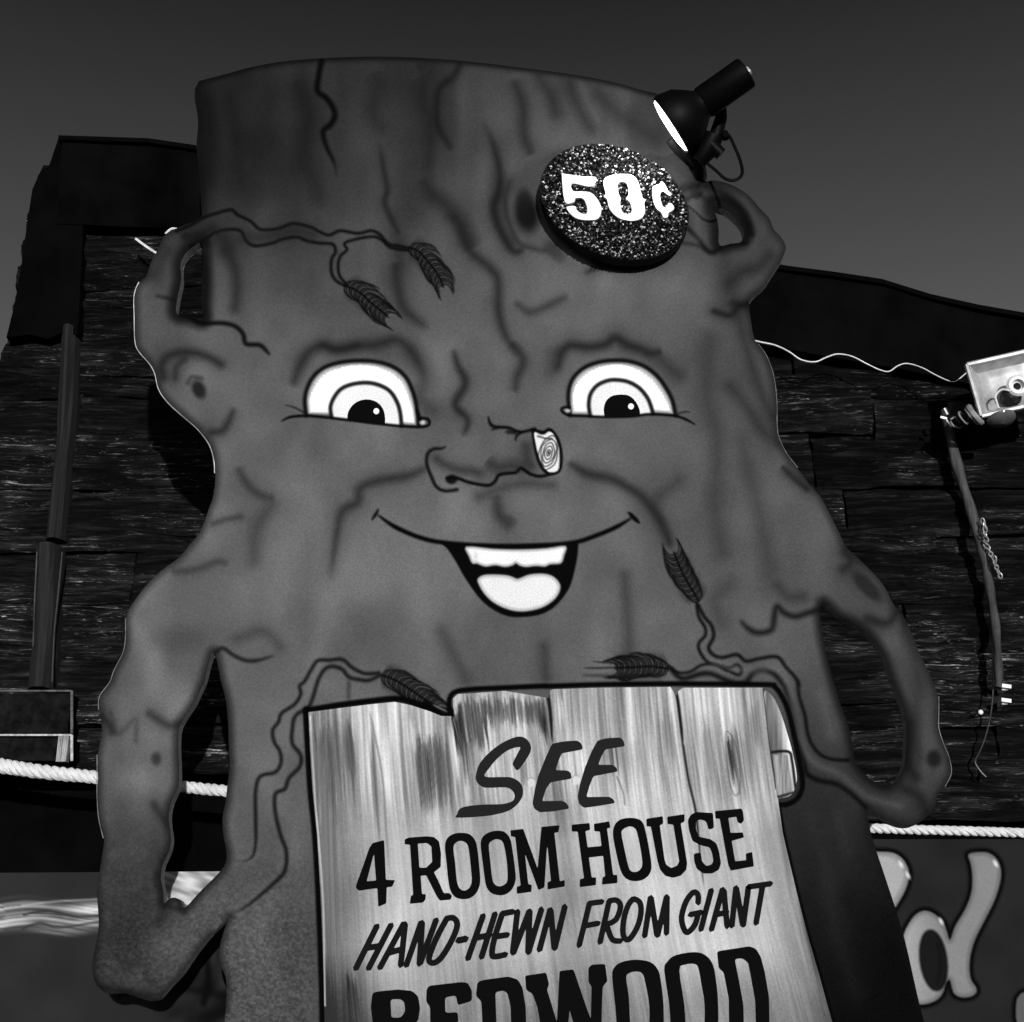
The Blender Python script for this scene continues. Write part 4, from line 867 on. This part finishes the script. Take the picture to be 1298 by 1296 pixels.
# split boards, one by one
rr = random.Random(11)
def split_board(xa, xb, za, zb, depth, lift=0.0, seed=0, bright=1.0):
    nx_ = max(int((xb - xa) / .035), 4); nz_ = 13; V = []; C = []; F = []
    xa2 = xa
    for j in range(nz_ + 1):
        t = j / nz_
        for i in range(nx_ + 1):
            s_ = i / nx_; x = xa2 + (xb - xa2) * s_; wob = mnoise.noise(Vector((x * 2.2, seed * 3.1, 0))) * .034
            z = za + (zb - za) * t + lift * s_ + (wob if t > .5 else wob * .7) + mnoise.noise(Vector((x * 9, seed, 5))) * .006
            prof = min(1, t / .12 + .2) * min(1, (1 - t) / .25 + .25)
            h = mnoise.noise(Vector((x * 1.6, z * 14, seed * .7))) * .030 + mnoise.noise(Vector((x * 5, z * 46, seed))) * .017 + mnoise.noise(Vector((x * 12, z * 90, seed + 9))) * .009
            y = DW - depth * prof - h - (t - .5) * -.022
            if x < xl(z) + .0: x = xl(z)
            top = zt(x) - .04
            z = min(z, top)
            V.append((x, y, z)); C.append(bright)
    W2 = nx_ + 1
    for j in range(nz_):
        for i in range(nx_): F.append((j * W2 + i, j * W2 + i + 1, (j + 1) * W2 + i + 1, (j + 1) * W2 + i))
    o = len(V)                                                # returns to the wall behind, all round
    rim = [i for i in range(W2)] + [j * W2 + nx_ for j in range(1, nz_ + 1)] + [nz_ * W2 + i for i in range(nx_ - 1, -1, -1)] + [j * W2 for j in range(nz_ - 1, 0, -1)]
    for q in rim: V.append((V[q][0], DW + .06, V[q][2])); C.append(bright)
    for k in range(len(rim)): F.append((rim[k], o + k, o + (k + 1) % len(rim), rim[(k + 1) % len(rim)]))
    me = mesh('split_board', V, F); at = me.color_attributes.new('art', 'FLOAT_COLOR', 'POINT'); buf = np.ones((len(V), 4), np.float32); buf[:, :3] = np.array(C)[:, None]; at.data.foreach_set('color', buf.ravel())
    c = Vector(((xa + xb) / 2, DW, (za + zb) / 2)); return link('split_board', me, M_siding, bl, base=c)
z = 1.62; row = 0
ZTOP = max(zt(x) for x in (-2, -1, 0, 1, 2))
while z < ZTOP:
    h = rr.uniform(.07, .21); x = xl(z) - rr.uniform(0, .8)
    while x < XR:
        L = rr.uniform(.9, 2.4); xa, xb = max(x, xl(z)), min(x + L, XR)
        if xb - xa > .12:
            zm = min(zt(xa), zt(xb))
            lowz = min(zlow(xa), zlow(xb))
            za, zb = z - .006 - rr.uniform(0, .012), z + h + rr.uniform(.004, .022)
            if zb > max(zlow(xa), zlow(xb)) - .02 and za < max(zt(xa), zt(xb)) - .05:
                za = max(za, max(zlow(xa), zlow(xb)) - .03)
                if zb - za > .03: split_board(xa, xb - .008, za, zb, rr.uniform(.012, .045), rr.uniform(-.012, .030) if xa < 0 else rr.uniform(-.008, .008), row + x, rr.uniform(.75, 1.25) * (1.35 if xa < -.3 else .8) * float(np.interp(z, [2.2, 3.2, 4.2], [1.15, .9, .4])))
        x += L
    z += h; row += 1
# tarred fascia along the eave
V = []; F = []; n = 90
def fas_low(x): return float(np.interp(x, [P(75,284,DW-.09).x, P(250,290,DW-.09).x, P(960,433,DW-.09).x, P(1140,470,DW-.09).x, P(1298,520,DW-.09).x], [P(75,284,DW-.09).z, P(250,290,DW-.09).z, P(960,436,DW-.09).z, P(1140,468,DW-.09).z, P(1298,500,DW-.09).z]))
xa, xb = xl(P(74,176,DW).z) + .07, XR
for i in range(n + 1):
    x = xa + (xb - xa) * i / n; zz = zt(x); zw = zz + mnoise.noise(Vector((x * 7, 0, 0))) * .012; zl = fas_low(x)
    k = mnoise.noise(Vector((x * 3, 4, 0))) * .01
    V += [(x, DW - .09 + k, zl), (x, DW - .12 + k * 2, (zw + zl) / 2), (x, DW - .14 + k, zw), (x, DW + .35, zw + .02), (x, DW + .1, zl)]
for i in range(n):
    a = i * 5; b = a + 5; F += [(a, b, b + 1, a + 1), (a + 1, b + 1, b + 2, a + 2), (a + 2, b + 2, b + 3, a + 3), (b, a, a + 4, b + 4)]
F += [(0, 1, 2, 3, 4), tuple(n * 5 + k for k in (4, 3, 2, 1, 0))]
me = mesh('eave_board', V, F); link('eave_board', me, M_dark, bl)
# roof
mb = MB(); V = [(xa - .02, DW - .18, zt(xa) + .03), (XR, DW - .18, zt(XR) + .03), (XR, DW + 5, zt(XR) + .03), (xa - .02, DW + 5, zt(xa) + .03)]
V2 = []; F = []
for i in range(31):
    x = xa - .01 + (XR - xa) * i / 30; t = zt(x)
    V2 += [(x, DW - .16, t - .006), (x, DW - .16, t + .014), (x, DW + 5.1, t + .014), (x, DW + 5.1, t - .006)]
for i in range(30):
    a = i * 4; b = a + 4
    for k in range(4): F.append((a + k, b + k, b + (k + 1) % 4, a + (k + 1) % 4))
F += [(0, 1, 2, 3), tuple(30 * 4 + k for k in (3, 2, 1, 0))]
mb.add(V2, F); mb.build('roof', M_void, bl)
# corner posts: rough poles nailed upright at the left end
def pole(name, pts, wpx, mat, dd, bright=1.0, seed=1, parent=bl):
    V = []; F = []; C = []; n = 60; k_ = 7
    P3 = [P(x, y, DW - dd) for x, y in pts]
    zz = [p.z for p in P3]; xx = [p.x for p in P3]
    if zz[0] > zz[-1]: zz, xx = zz[::-1], xx[::-1]
    wd = wpx * DW / FPX * 1.06
    for i in range(n + 1):
        z_ = zz[0] + (zz[-1] - zz[0]) * i / n; xc = float(np.interp(z_, zz, xx)) + mnoise.noise(Vector((z_ * 2, seed, 1))) * .01
        for k in range(k_ + 1):
            s_ = k / k_; V.append((xc + (s_ - .5) * wd * (1 + .15 * mnoise.noise(Vector((z_ * 5, seed, 3)))), DW - dd - .05 * math.sin(math.pi * s_) ** .7 - mnoise.noise(Vector((s_ * 6, z_ * 3, seed))) * .012, z_)); C.append(bright)
        V.append((xc + wd * .5, DW - .0, z_)); V.append((xc - wd * .5, DW - .0, z_)); C += [bright] * 2
    W2 = k_ + 3
    for i in range(n):
        for k in range(W2):
            F.append((i * W2 + k, i * W2 + (k + 1) % W2, (i + 1) * W2 + (k + 1) % W2, (i + 1) * W2 + k))
    F += [tuple(range(W2))[::-1], tuple(n * W2 + k for k in range(W2))]
    me = mesh(name, V, F, False); at = me.color_attributes.new('art', 'FLOAT_COLOR', 'POINT'); buf = np.ones((len(V), 4), np.float32); buf[:, :3] = np.array(C)[:, None]; at.data.foreach_set('color', buf.ravel())
    return link(name, me, mat, parent)
def post_mat(name, lo, hi, sx=40):
    m, n, b = nodes_of(name); v = coords(n, (sx, 1, 2.0)); f = noise_(n, v, 1.6, 6, .65); v2 = coords(n, (3, 3, 3)); p = noise_(n, v2, 3, 3, .6)
    n.links.new(mul(n, ramp(n, f, [(.3, lo), (.75, hi)]), ramp(n, p, [(.35, .45), (.65, 1.3)])), b.inputs['Base Color']); b.inputs['Roughness'].default_value = .8
    bump(n, b, f, .8, .01); return m
M_post = post_mat('weathered_pole', .0006, .0055); M_post2 = post_mat('dark_pole', .0004, .0022); M_strip = post_mat('pale_bark_pole', .008, .10, 30)  # the corner post gets the darkest of the pole colours
pole('corner_post', [(90,418),(88,470),(83,560),(70,686)], 24, M_post2, .05, 1, 2)
pole('corner_plank', [(63,692),(58,770),(50,874)], 30, M_post, .07, 1, 8)
sheet('corner_board', [[(74.0,175.0),(88.0,177.0),(104.0,178.0),(105.0,290.0),(101.0,380.0),(98.0,425.0),(80.0,421.0),(60.0,430.0),(40.0,424.0),(8.0,428.0),(20.0,380.0),(28.0,330.0),(34.0,285.0),(41.0,240.0),(52.0,216.0),(62.0,211.0)]], DW - .085, 4, M_void, bl, walls=(DW + .2, M_void))
mb = MB(); q = [P(62,690,DW-.12), P(55,760,DW-.12), P(48,830,DW-.12)]; pass
for q in ([(79,700),(74,750),(69,800),(66,865)], [(47,700),(44,760),(42,820)]):
    mb = MB(); mb.tube([P(x, y, DW - .125) for x, y in q], .0028, 5); mb.build('pale_splinter', M_strip, bl)
# opening under the siding, its shade painted as black on the back board
mb = MB(); zt_, zb_ = zlow(-1.5) + .0, P(100, 1110, DW).z
mb.box(((x0b + XR) / 2, DW + .27, (zb_ + zt_) / 2 - .05), (XR - x0b - .02, .04, .7)); mb.build('opening_back', M_void, bl)
mb = MB(); mb.box(((x0b + XR) / 2, DW + .12, .62), (XR - x0b - .04, .20, 1.2)); mb.build('plinth_wall', M_dark, bl)

# crooked peeled pole with chain on the right
pl_ = empty('crooked_pole', P(1268, 1000, DW - .14), 'crooked peeled pole hanging down the wall right of the stump', 'pole')
def tubepath(pts, D, n=6): return smooth([tuple(P(x, y, D)) for x, y in pts], n)
q = tubepath([(1199,520),(1206,560),(1216,600),(1230,645),(1240,680),(1248,710),(1254,745),(1260,780),(1264,820),(1266,860),(1265,872)], DW - .12, 5)
mb = MB(); mb.tube(q, [.021 - .008 * i / len(q) + .002 * math.sin(i * .9) for i in range(len(q))], 9); mb.build('stick', M_strip, pl_, sm=True)
q = tubepath([(1244,690),(1250,730),(1256,790),(1258,830),(1259,870),(1256,905),(1249,935),(1241,955),(1236,966),(1243,978),(1250,985)], DW - .10, 4)
mb = MB(); mb.tube(q, .0035, 6); mb.build('dangling_wire', M_iron, pl_, sm=True)
ch = empty('hanging_chain', P(1256, 690, DW - .17), 'short bright chain looped over the crooked pole', 'chain')
links_ = smooth([tuple(P(x, y, DW - .165)) for x, y in ((1246,662),(1250,678),(1254,692),(1258,706),(1262,720),(1269,733))], 3)
for i, c in enumerate(links_[:-1]):
    rr_l = rr.uniform(.009, .016); c = Vector(c) + Vector((rr.uniform(-.007, .007), rr.uniform(-.01, .01), 0)); t = (Vector(links_[i + 1]) - c).normalized(); side = t.orthogonal().normalized() if i % 2 else t.cross(t.orthogonal()).normalized()
    mb = MB(); mb.tube([c + t * math.cos(a) * rr_l + side * math.sin(a) * .007 for a in np.linspace(0, 2 * math.pi, 13)[:-1]], .0026, 6, True); mb.build('link', M_chrome, ch, sm=True)
for y in (871, 889):
    c = P(1274, y, DW - .10); mb = MB(); mb.box(c, (.034, .03, .013), Matrix.Rotation(R(8), 3, 'Y')); mb.box(c + Vector((0, .03, 0)), (.02, .05, .02)); o = mb.build('wall_clip', M_white, base=c)
    tag(o, ('upper' if y == 871 else 'lower') + ' of the two small white clips below the foot of the crooked pole', 'clip', 'white wall clips')
c = P(1243, 903, DW - .08); mb = MB(); mb.lathe(c, (0, -1, 0), [(-.03, .004), (0, .004), (.002, .009), (.006, .006)], 10); tag(mb.build('nail_head', M_white, base=c), 'single bright nail head on the dark wall left of the pole foot', 'nail')

# wavy cable
q = tubepath([(948,430),(965,434),(983,438),(1000,446),(1015,456),(1033,459),(1048,453),(1062,449),(1080,452),(1098,461),(1115,469),(1127,471),(1138,464),(1150,461),(1168,466),(1185,475),(1200,482),(1210,484),(1219,478),(1227,471)], DW - .20, 5)
mb = MB(); mb.tube(q, [.0032 - .0014 * i / len(q) for i in range(len(q))], 6); tag(mb.build('wavy_cable', M_cable, base=q[0], sm=True), 'thin pale wavy cable strung from the stump to the floodlight', 'cable')
q = tubepath([(172,303),(184,312),(196,320),(206,326)], DW - .16, 3); mb = MB(); mb.tube(q, .0055, 6); tag(mb.build('cable_end', M_cable, base=q[0], sm=True), 'short pale cable end sticking out left of the upper left arm', 'cable')
q = tubepath([(210,297),(215,292),(220,290),(228,292)], DB + .075, 3); mb = MB(); mb.tube(q, .0045, 6); tag(mb.build('cable_clip', M_cable, base=q[0], sm=True), 'tiny bright wire peeping over the top of the upper left arm', 'wire')

# ---- floodlight
DFL = 4.62
fl = empty('floodlight', P(1275, 520, DFL), 'square floodlight with open reflector and bare bulb on the wall at right', 'floodlight')
ca, cb, cc, cd = P(1224.5, 464, DFL), P(1330, 440, DFL), P(1345, 506, DFL), P(1243, 529, DFL)
fn = Vector((-.10, -1, -.10)).normalized(); ctr = (ca + cb + cc + cd) / 4
def quadring(k, dy): return [ctr + (q - ctr) * k + fn * dy for q in (ca, cb, cc, cd)]
mb = MB(); lv = [quadring(1, 0), quadring(1.0, .012), quadring(.93, .012), quadring(.90, .0), quadring(.72, -.035), quadring(.45, -.045)]
for a in lv: mb.v += a
mb.f = [(i * 4 + k, i * 4 + (k + 1) % 4, (i + 1) * 4 + (k + 1) % 4, (i + 1) * 4 + k) for i in range(len(lv) - 1) for k in range(4)] + [tuple((len(lv) - 1) * 4 + k for k in (0, 1, 2, 3))]
mb.build('reflector', M_lampface, fl, sm=True)
mb = MB(); lv = [quadring(1.005, .013), quadring(1.01, -.01), quadring(.9, -.07), quadring(.5, -.10)]
for a in lv: mb.v += a
mb.f = [(i * 4 + k, (i + 1) * 4 + k, (i + 1) * 4 + (k + 1) % 4, i * 4 + (k + 1) % 4) for i in range(len(lv) - 1) for k in range(4)] + [(12, 15, 14, 13)]
mb.build('housing', M_lampface, fl)
mb = MB()
for a, b in ((ca, cb), (cb, cc), (cc, cd), (cd, ca)): mb.tube([a + fn * .012, b + fn * .012], .009, 6)
mb.build('frame', M_chrome, fl)
bc = P(1290, 489, DFL - .03)
mb = MB(); mb.lathe(bc - fn * .035, fn, [(0, .014), (.015, .036), (.035, .040), (.045, .033), (.046, .021), (.03, .018), (.02, .001)], 20, False, False); mb.build('bulb_socket', M_white, fl, sm=True)
mb = MB(); mb.lathe(bc - fn * .02, fn, [(0, .019), (.012, .018), (.014, .001)], 16, True, False); mb.build('socket_hole', M_black, fl)
mb = MB(); mb.lathe(P(1281, 503, DFL + .012), (fn + Vector((-.3, 0, -.5))).normalized(), [(-.01, .02), (.01, .034), (.02, .038), (.03, .030), (.036, .015), (.038, .001)], 18, True, False); mb.build('bulb', M_iron, fl, sm=True)
mb = MB(); mb.tube(tubepath([(1281,496),(1270,494),(1262,502),(1264,512),(1266,518)], DFL - .03, 4), .004, 6); mb.build('bulb_wire', M_cable, fl, sm=True)
mb = MB(); mb.lathe(P(1270, 533, DFL - .0), (.1, -.2, -1), [(-.01, .052), (.0, .05), (.012, .035), (.016, .001)], 20, True, False); mb.build('lower_lens', M_glass, fl, sm=True)
def tor(c, ax, r0, r1, mb, n=18):
    ax = Vector(ax).normalized(); u = ax.orthogonal().normalized(); v = ax.cross(u)
    mb.tube([c + (u * math.cos(a) + v * math.sin(a)) * r0 for a in np.linspace(0, 2 * math.pi, n + 1)[:-1]], r1, 7, True)
mb = MB(); tor(P(1236, 526, DFL + .01), (.8, -.6, .5), .036, .0105, mb); tor(P(1232, 528, DFL + .02), (.8, -.6, .5), .036, .005, mb); tor(P(1221, 530, DFL + .03), (.8, -.8, .4), .026, .0035, mb)
mb.build('knuckle_ring', M_chrome, fl, sm=True); mb = MB(); mb.tube([P(1241,522,DFL + .01), P(1222,532,DFL + .05), P(1210,534,DW - .12)], [.026, .020, .022], 10); mb.build('knuckle', M_iron, fl, sm=True)
mb = MB(); tor(P(1213, 536, DFL + .1), (.2, -1, .3), .024, .0035, mb); mb.tube([P(1197,518,DW - .2), P(1201,526,DW - .2)], .006, 6); mb.tube([P(1192,529,DW - .2), P(1200,531,DW - .2)], .006, 6); mb.tube([P(1200,533,DW - .2), P(1206,541,DW - .2)], .004, 6); mb.build('clamp', M_chrome, fl, sm=True)
mb = MB(); mb.box(P(1208, 530, DW - .07), (.075, .14, .07)); mb.build('junction_box', M_iron, fl)

# ---- small framed boxes low on the left of the wall
def framebox(nm, x0, y0, x1, y1, lab, bright, inner):
    a, b, c, d = P(x0, y0, DW - .14), P(x1, y0, DW - .14), P(x1, y1, DW - .14), P(x0, y1, DW - .14)
    t = empty(nm, ((a.x + b.x) / 2, DW - .10, d.z), lab, 'box')
    mb = MB(); mb.box(((a.x + b.x) / 2, DW - .06, (a.z + d.z) / 2), (b.x - a.x - .01, .12, a.z - d.z - .01)); mb.build('case', inner, t)
    mb = MB(); mb.tube([a, b], .0035, 6); mb.tube([b, c], .005, 6); mb.build('rim', bright, t)
    return t, a, b, c, d
M_rim = plain('dull_tin_rim', .10, .6, var=.6, scale=60); M_rim2 = plain('pale_chipped_rim', .5, .6, var=.5, scale=80); M_case = plain('dark_tin', .006, .7, var=.8, scale=30, spec=.03)
framebox('meter_box', -40, 876, 91, 930, 'flat dark tin box with thin rim above the rope at far left', M_rim, M_case)
t, a, b, c, d = framebox('slatted_box', -40, 932, 91, 965, 'lower dark box with chipped pale right end directly above the rope at far left', M_rim2, M_case)
mb = MB(); mb.box(b + Vector((-.022, -.002, -.05)), (.035, .03, .088)); mb.build('end_block', post_mat('chipped_paint', .03, .6, 120), t)
# ================================================================== ROPE
DR = DW - .24
def ropepath(n):
    pts = [(-120,950),(28,975),(126,986),(228,997),(288,1003),(500,1022),(800,1037),(1105,1050),(1200,1053),(1298,1056),(1500,1064)]
    s_ = smooth(pts, 30); A_ = np.array(s_); return PA(A_[:, 0], A_[:, 1], DR)
c0 = ropepath(0); seg = np.linalg.norm(np.diff(c0, axis=0), axis=1); cum = np.concatenate([[0], np.cumsum(seg)]); tot = cum[-1]
ns = int(tot / .0055); ss = np.linspace(0, tot, ns); cp = np.stack([np.interp(ss, cum, c0[:, k]) for k in range(3)], 1)
rope = empty('white_rope', tuple(cp[len(cp) // 2]), 'thick white twisted rope strung level across the building behind the stump', 'rope')
for k in range(3):
    pts = []; rd = []
    for i in range(ns):
        ph = 2 * math.pi * (ss[i] / .078 + k / 3 + .22 * mnoise.noise(Vector((ss[i] * 6, 0, 7)))); th = np.interp(cp[i][0], [-1.7, -1.2, 1.0], [1.25, 1.0, .78])
        pts.append(Vector(cp[i]) + Vector((0, math.cos(ph), math.sin(ph))) * .0105 * th); rd.append(.0105 * th * (1 + .10 * mnoise.noise(Vector((ss[i] * 60, k, 0))) + .05 * mnoise.noise(Vector((ss[i] * 300, k, 4)))))
    mb = MB(); mb.tube(pts, rd, 7); mb.build('strand', M_rope, rope, sm=True)

# ================================================================== BILLBOARDS UNDER THE ROPE
DS = DW - .30
def lb(X, Y):
    g = 44 + vnoise(X, Y, 40, 40, 41) * 8
    band = np.exp(-((Y - 1162 + 3 * np.sin(X / 18)) / 20) ** 6) * np.clip((210 - X) / 6, 0, 1)
    st = vnoise(X + vnoise(X, Y, 30, 10, 43) * 20, Y + 4 * np.sin(X / 22), 60, 4.5, 42) + .7 * vnoise(X, Y + 5 * np.sin(X / 30), 90, 1.8, 49)
    g = g * (1 - band) + (130 + st * 150) * band
    k = np.clip((X - 195) / 6, 0, 1) * np.clip((300 - X) / 10, 0, 1) * np.clip((1165 - Y) / 8, 0, 1)
    g = g * (1 - k) + (165 + vnoise(X + Y * .6, Y - X * .35, 24, 5, 44) * 110) * k
    k = np.clip((X - 190) / 30, 0, 1) * np.clip((Y - 1175) / 14, 0, 1)
    g = g * (1 - k) + (30 + vnoise(X, Y + X * .3, 22, 18, 45) * 34) * k
    return np.clip(g, 8, 235)
BLt = Art(-60, 1095, 640, 1330, lb)
BLt.line([(30,1160),(60,1155),(100,1162),(128,1160)], 2.2, 40, 1.2, .85); BLt.line([(28,1178),(50,1170),(75,1176),(128,1168)], 2.5, 45, 1.5, .8); BLt.line([(28,1148),(70,1143),(128,1140)], 2, 205, 1.5, .6)
BLt.line([(262,1210),(264,1245),(258,1272)], 8, 10, 4, .8); BLt.line([(150,1262),(200,1250),(285,1262)], 8, 14, 5, .7)
def board_thing(name, X0, X1, Y0, Y1, art, label, D, step=1.5):
    a = P(X0, Y0, D); b = P(X1, Y1, D)
    t = empty(name, ((a.x + b.x) / 2, D, 0), label, 'billboard')
    rg = [(float(X0), float(Y0)), (float(X1), float(Y0) + (-4 if X0 < 0 else 0)), (float(X1), float(Y1)), (float(X0), float(Y1))]
    sheet('panel', [rg], D, step, M_bill, t, art=art, walls=(D + .03, M_back))
    mb = MB()
    for k in (.08, .5, .92):
        x = a.x + (b.x - a.x) * k; mb = MB(); mb.box((x, D + .075, a.z / 2 - .02), (.09, .088, a.z - .04)); mb.build('post', M_back, t)
    return t
t = board_thing('left_billboard', -60, 560, 1107, 1420, BLt.at, 'low grey painted billboard with streaked pale wood grain at lower left', DS); 
t.name = 'billboard'
def rb(X, Y): return 36 + vnoise(X, Y, 30, 30, 51) * 6 + 10 * np.clip((1110 - Y) / 60, 0, 1) * np.clip((1200 - X) / 100, 0, 1)
BRt = Art(1040, 1055, 1460, 1400, rb)
def LR(p): return Z(1090, 1030, 4.985, p)
lA = smooth(LR([(-120,250),(120,248),(200,253),(250,275),(290,320),(312,390),(292,480),(250,560),(205,625),(60,800),(-120,600)]), 4, True)
lst = smooth(LR([(685,265),(760,250),(820,258),(870,300),(893,370),(885,450),(850,560),(790,680),(730,800),(700,900),(693,990),(705,1060),(735,1105),(735,1140),(700,1165),(640,1170),(590,1140),(568,1060),(545,1080),(520,1150),(470,1195),(380,1215),(330,1170),(290,1080),(262,900),(275,775),(330,670),(380,628),(430,622),(490,655),(540,720),(568,805),(600,720),(660,620),(700,520),(710,420),(700,330)]), 3, True)
lh = [(1090 + (465 + 76 * math.cos(a) + 20 * math.sin(a)) / 4.985, 1030 + (935 + 182 * math.sin(a)) / 4.985) for a in np.linspace(0, 2 * math.pi, 33)[:-1]]
lnx = smooth([(1298,1258),(1292,1262),(1288,1272),(1290,1300),(1310,1320),(1340,1300),(1330,1265),(1312,1256)], 3, True)
for rg in (lA, lst, lh, lnx): BRt.line(rg, 9, 5, 3.6, .98, sm=False, closed=True)
BRt.fill(lA, lambda X, Y, sd: 118 + 50 * np.clip(-sd / 10, 0, 1), 1.0)
BRt.fill(lst, lambda X, Y, sd: 96 + 34 * np.clip(-sd / 7, 0, 1) + 40 * np.clip((1190 - X) / 50, 0, 1) * np.clip((Y - 1140) / 40, 0, 1), 1.0)
BRt.fill(lnx, 90, 1.0)
BRt.line(lh, 5, 7, 2.6, .95, sm=False, closed=True)
BRt.fill(lh, 26, 1.2); BRt.line([(1190,1195),(1193,1220),(1189,1245)], 4, 14, 6, .7)
for x, y in ((1142,1096),(1151,1110),(1193,1168),(1262,1095)): BRt.blob(x, y, 2.2, 5, -30, 235, .8, .7)
t = board_thing('right_billboard', 640, 1460, 1064, 1420, BRt.at, 'dark billboard with rounded grey script letters at lower right', DS)
t.name = 'billboard'
t['group'] = 'billboards'; 
for name_, rg in (('letter', lA), ('letter', lst), ('letter', lnx)):
    sheet('letter', [rg] + ([lh] if rg is lst else []), DS - .0012, 1.3, M_bill, t, art=BRt.at)
for o in bpy.data.objects:
    if o.name.startswith('billboard') and 'group' in o: del o['group']

# ================================================================== GROUND
V = [(-800, -800, 0), (800, -800, 0), (800, 1600, 0), (-800, 1600, 0)]
o = link('ground', mesh('ground', V, [(0, 1, 2, 3)]), M_ground); o['kind'] = 'structure'
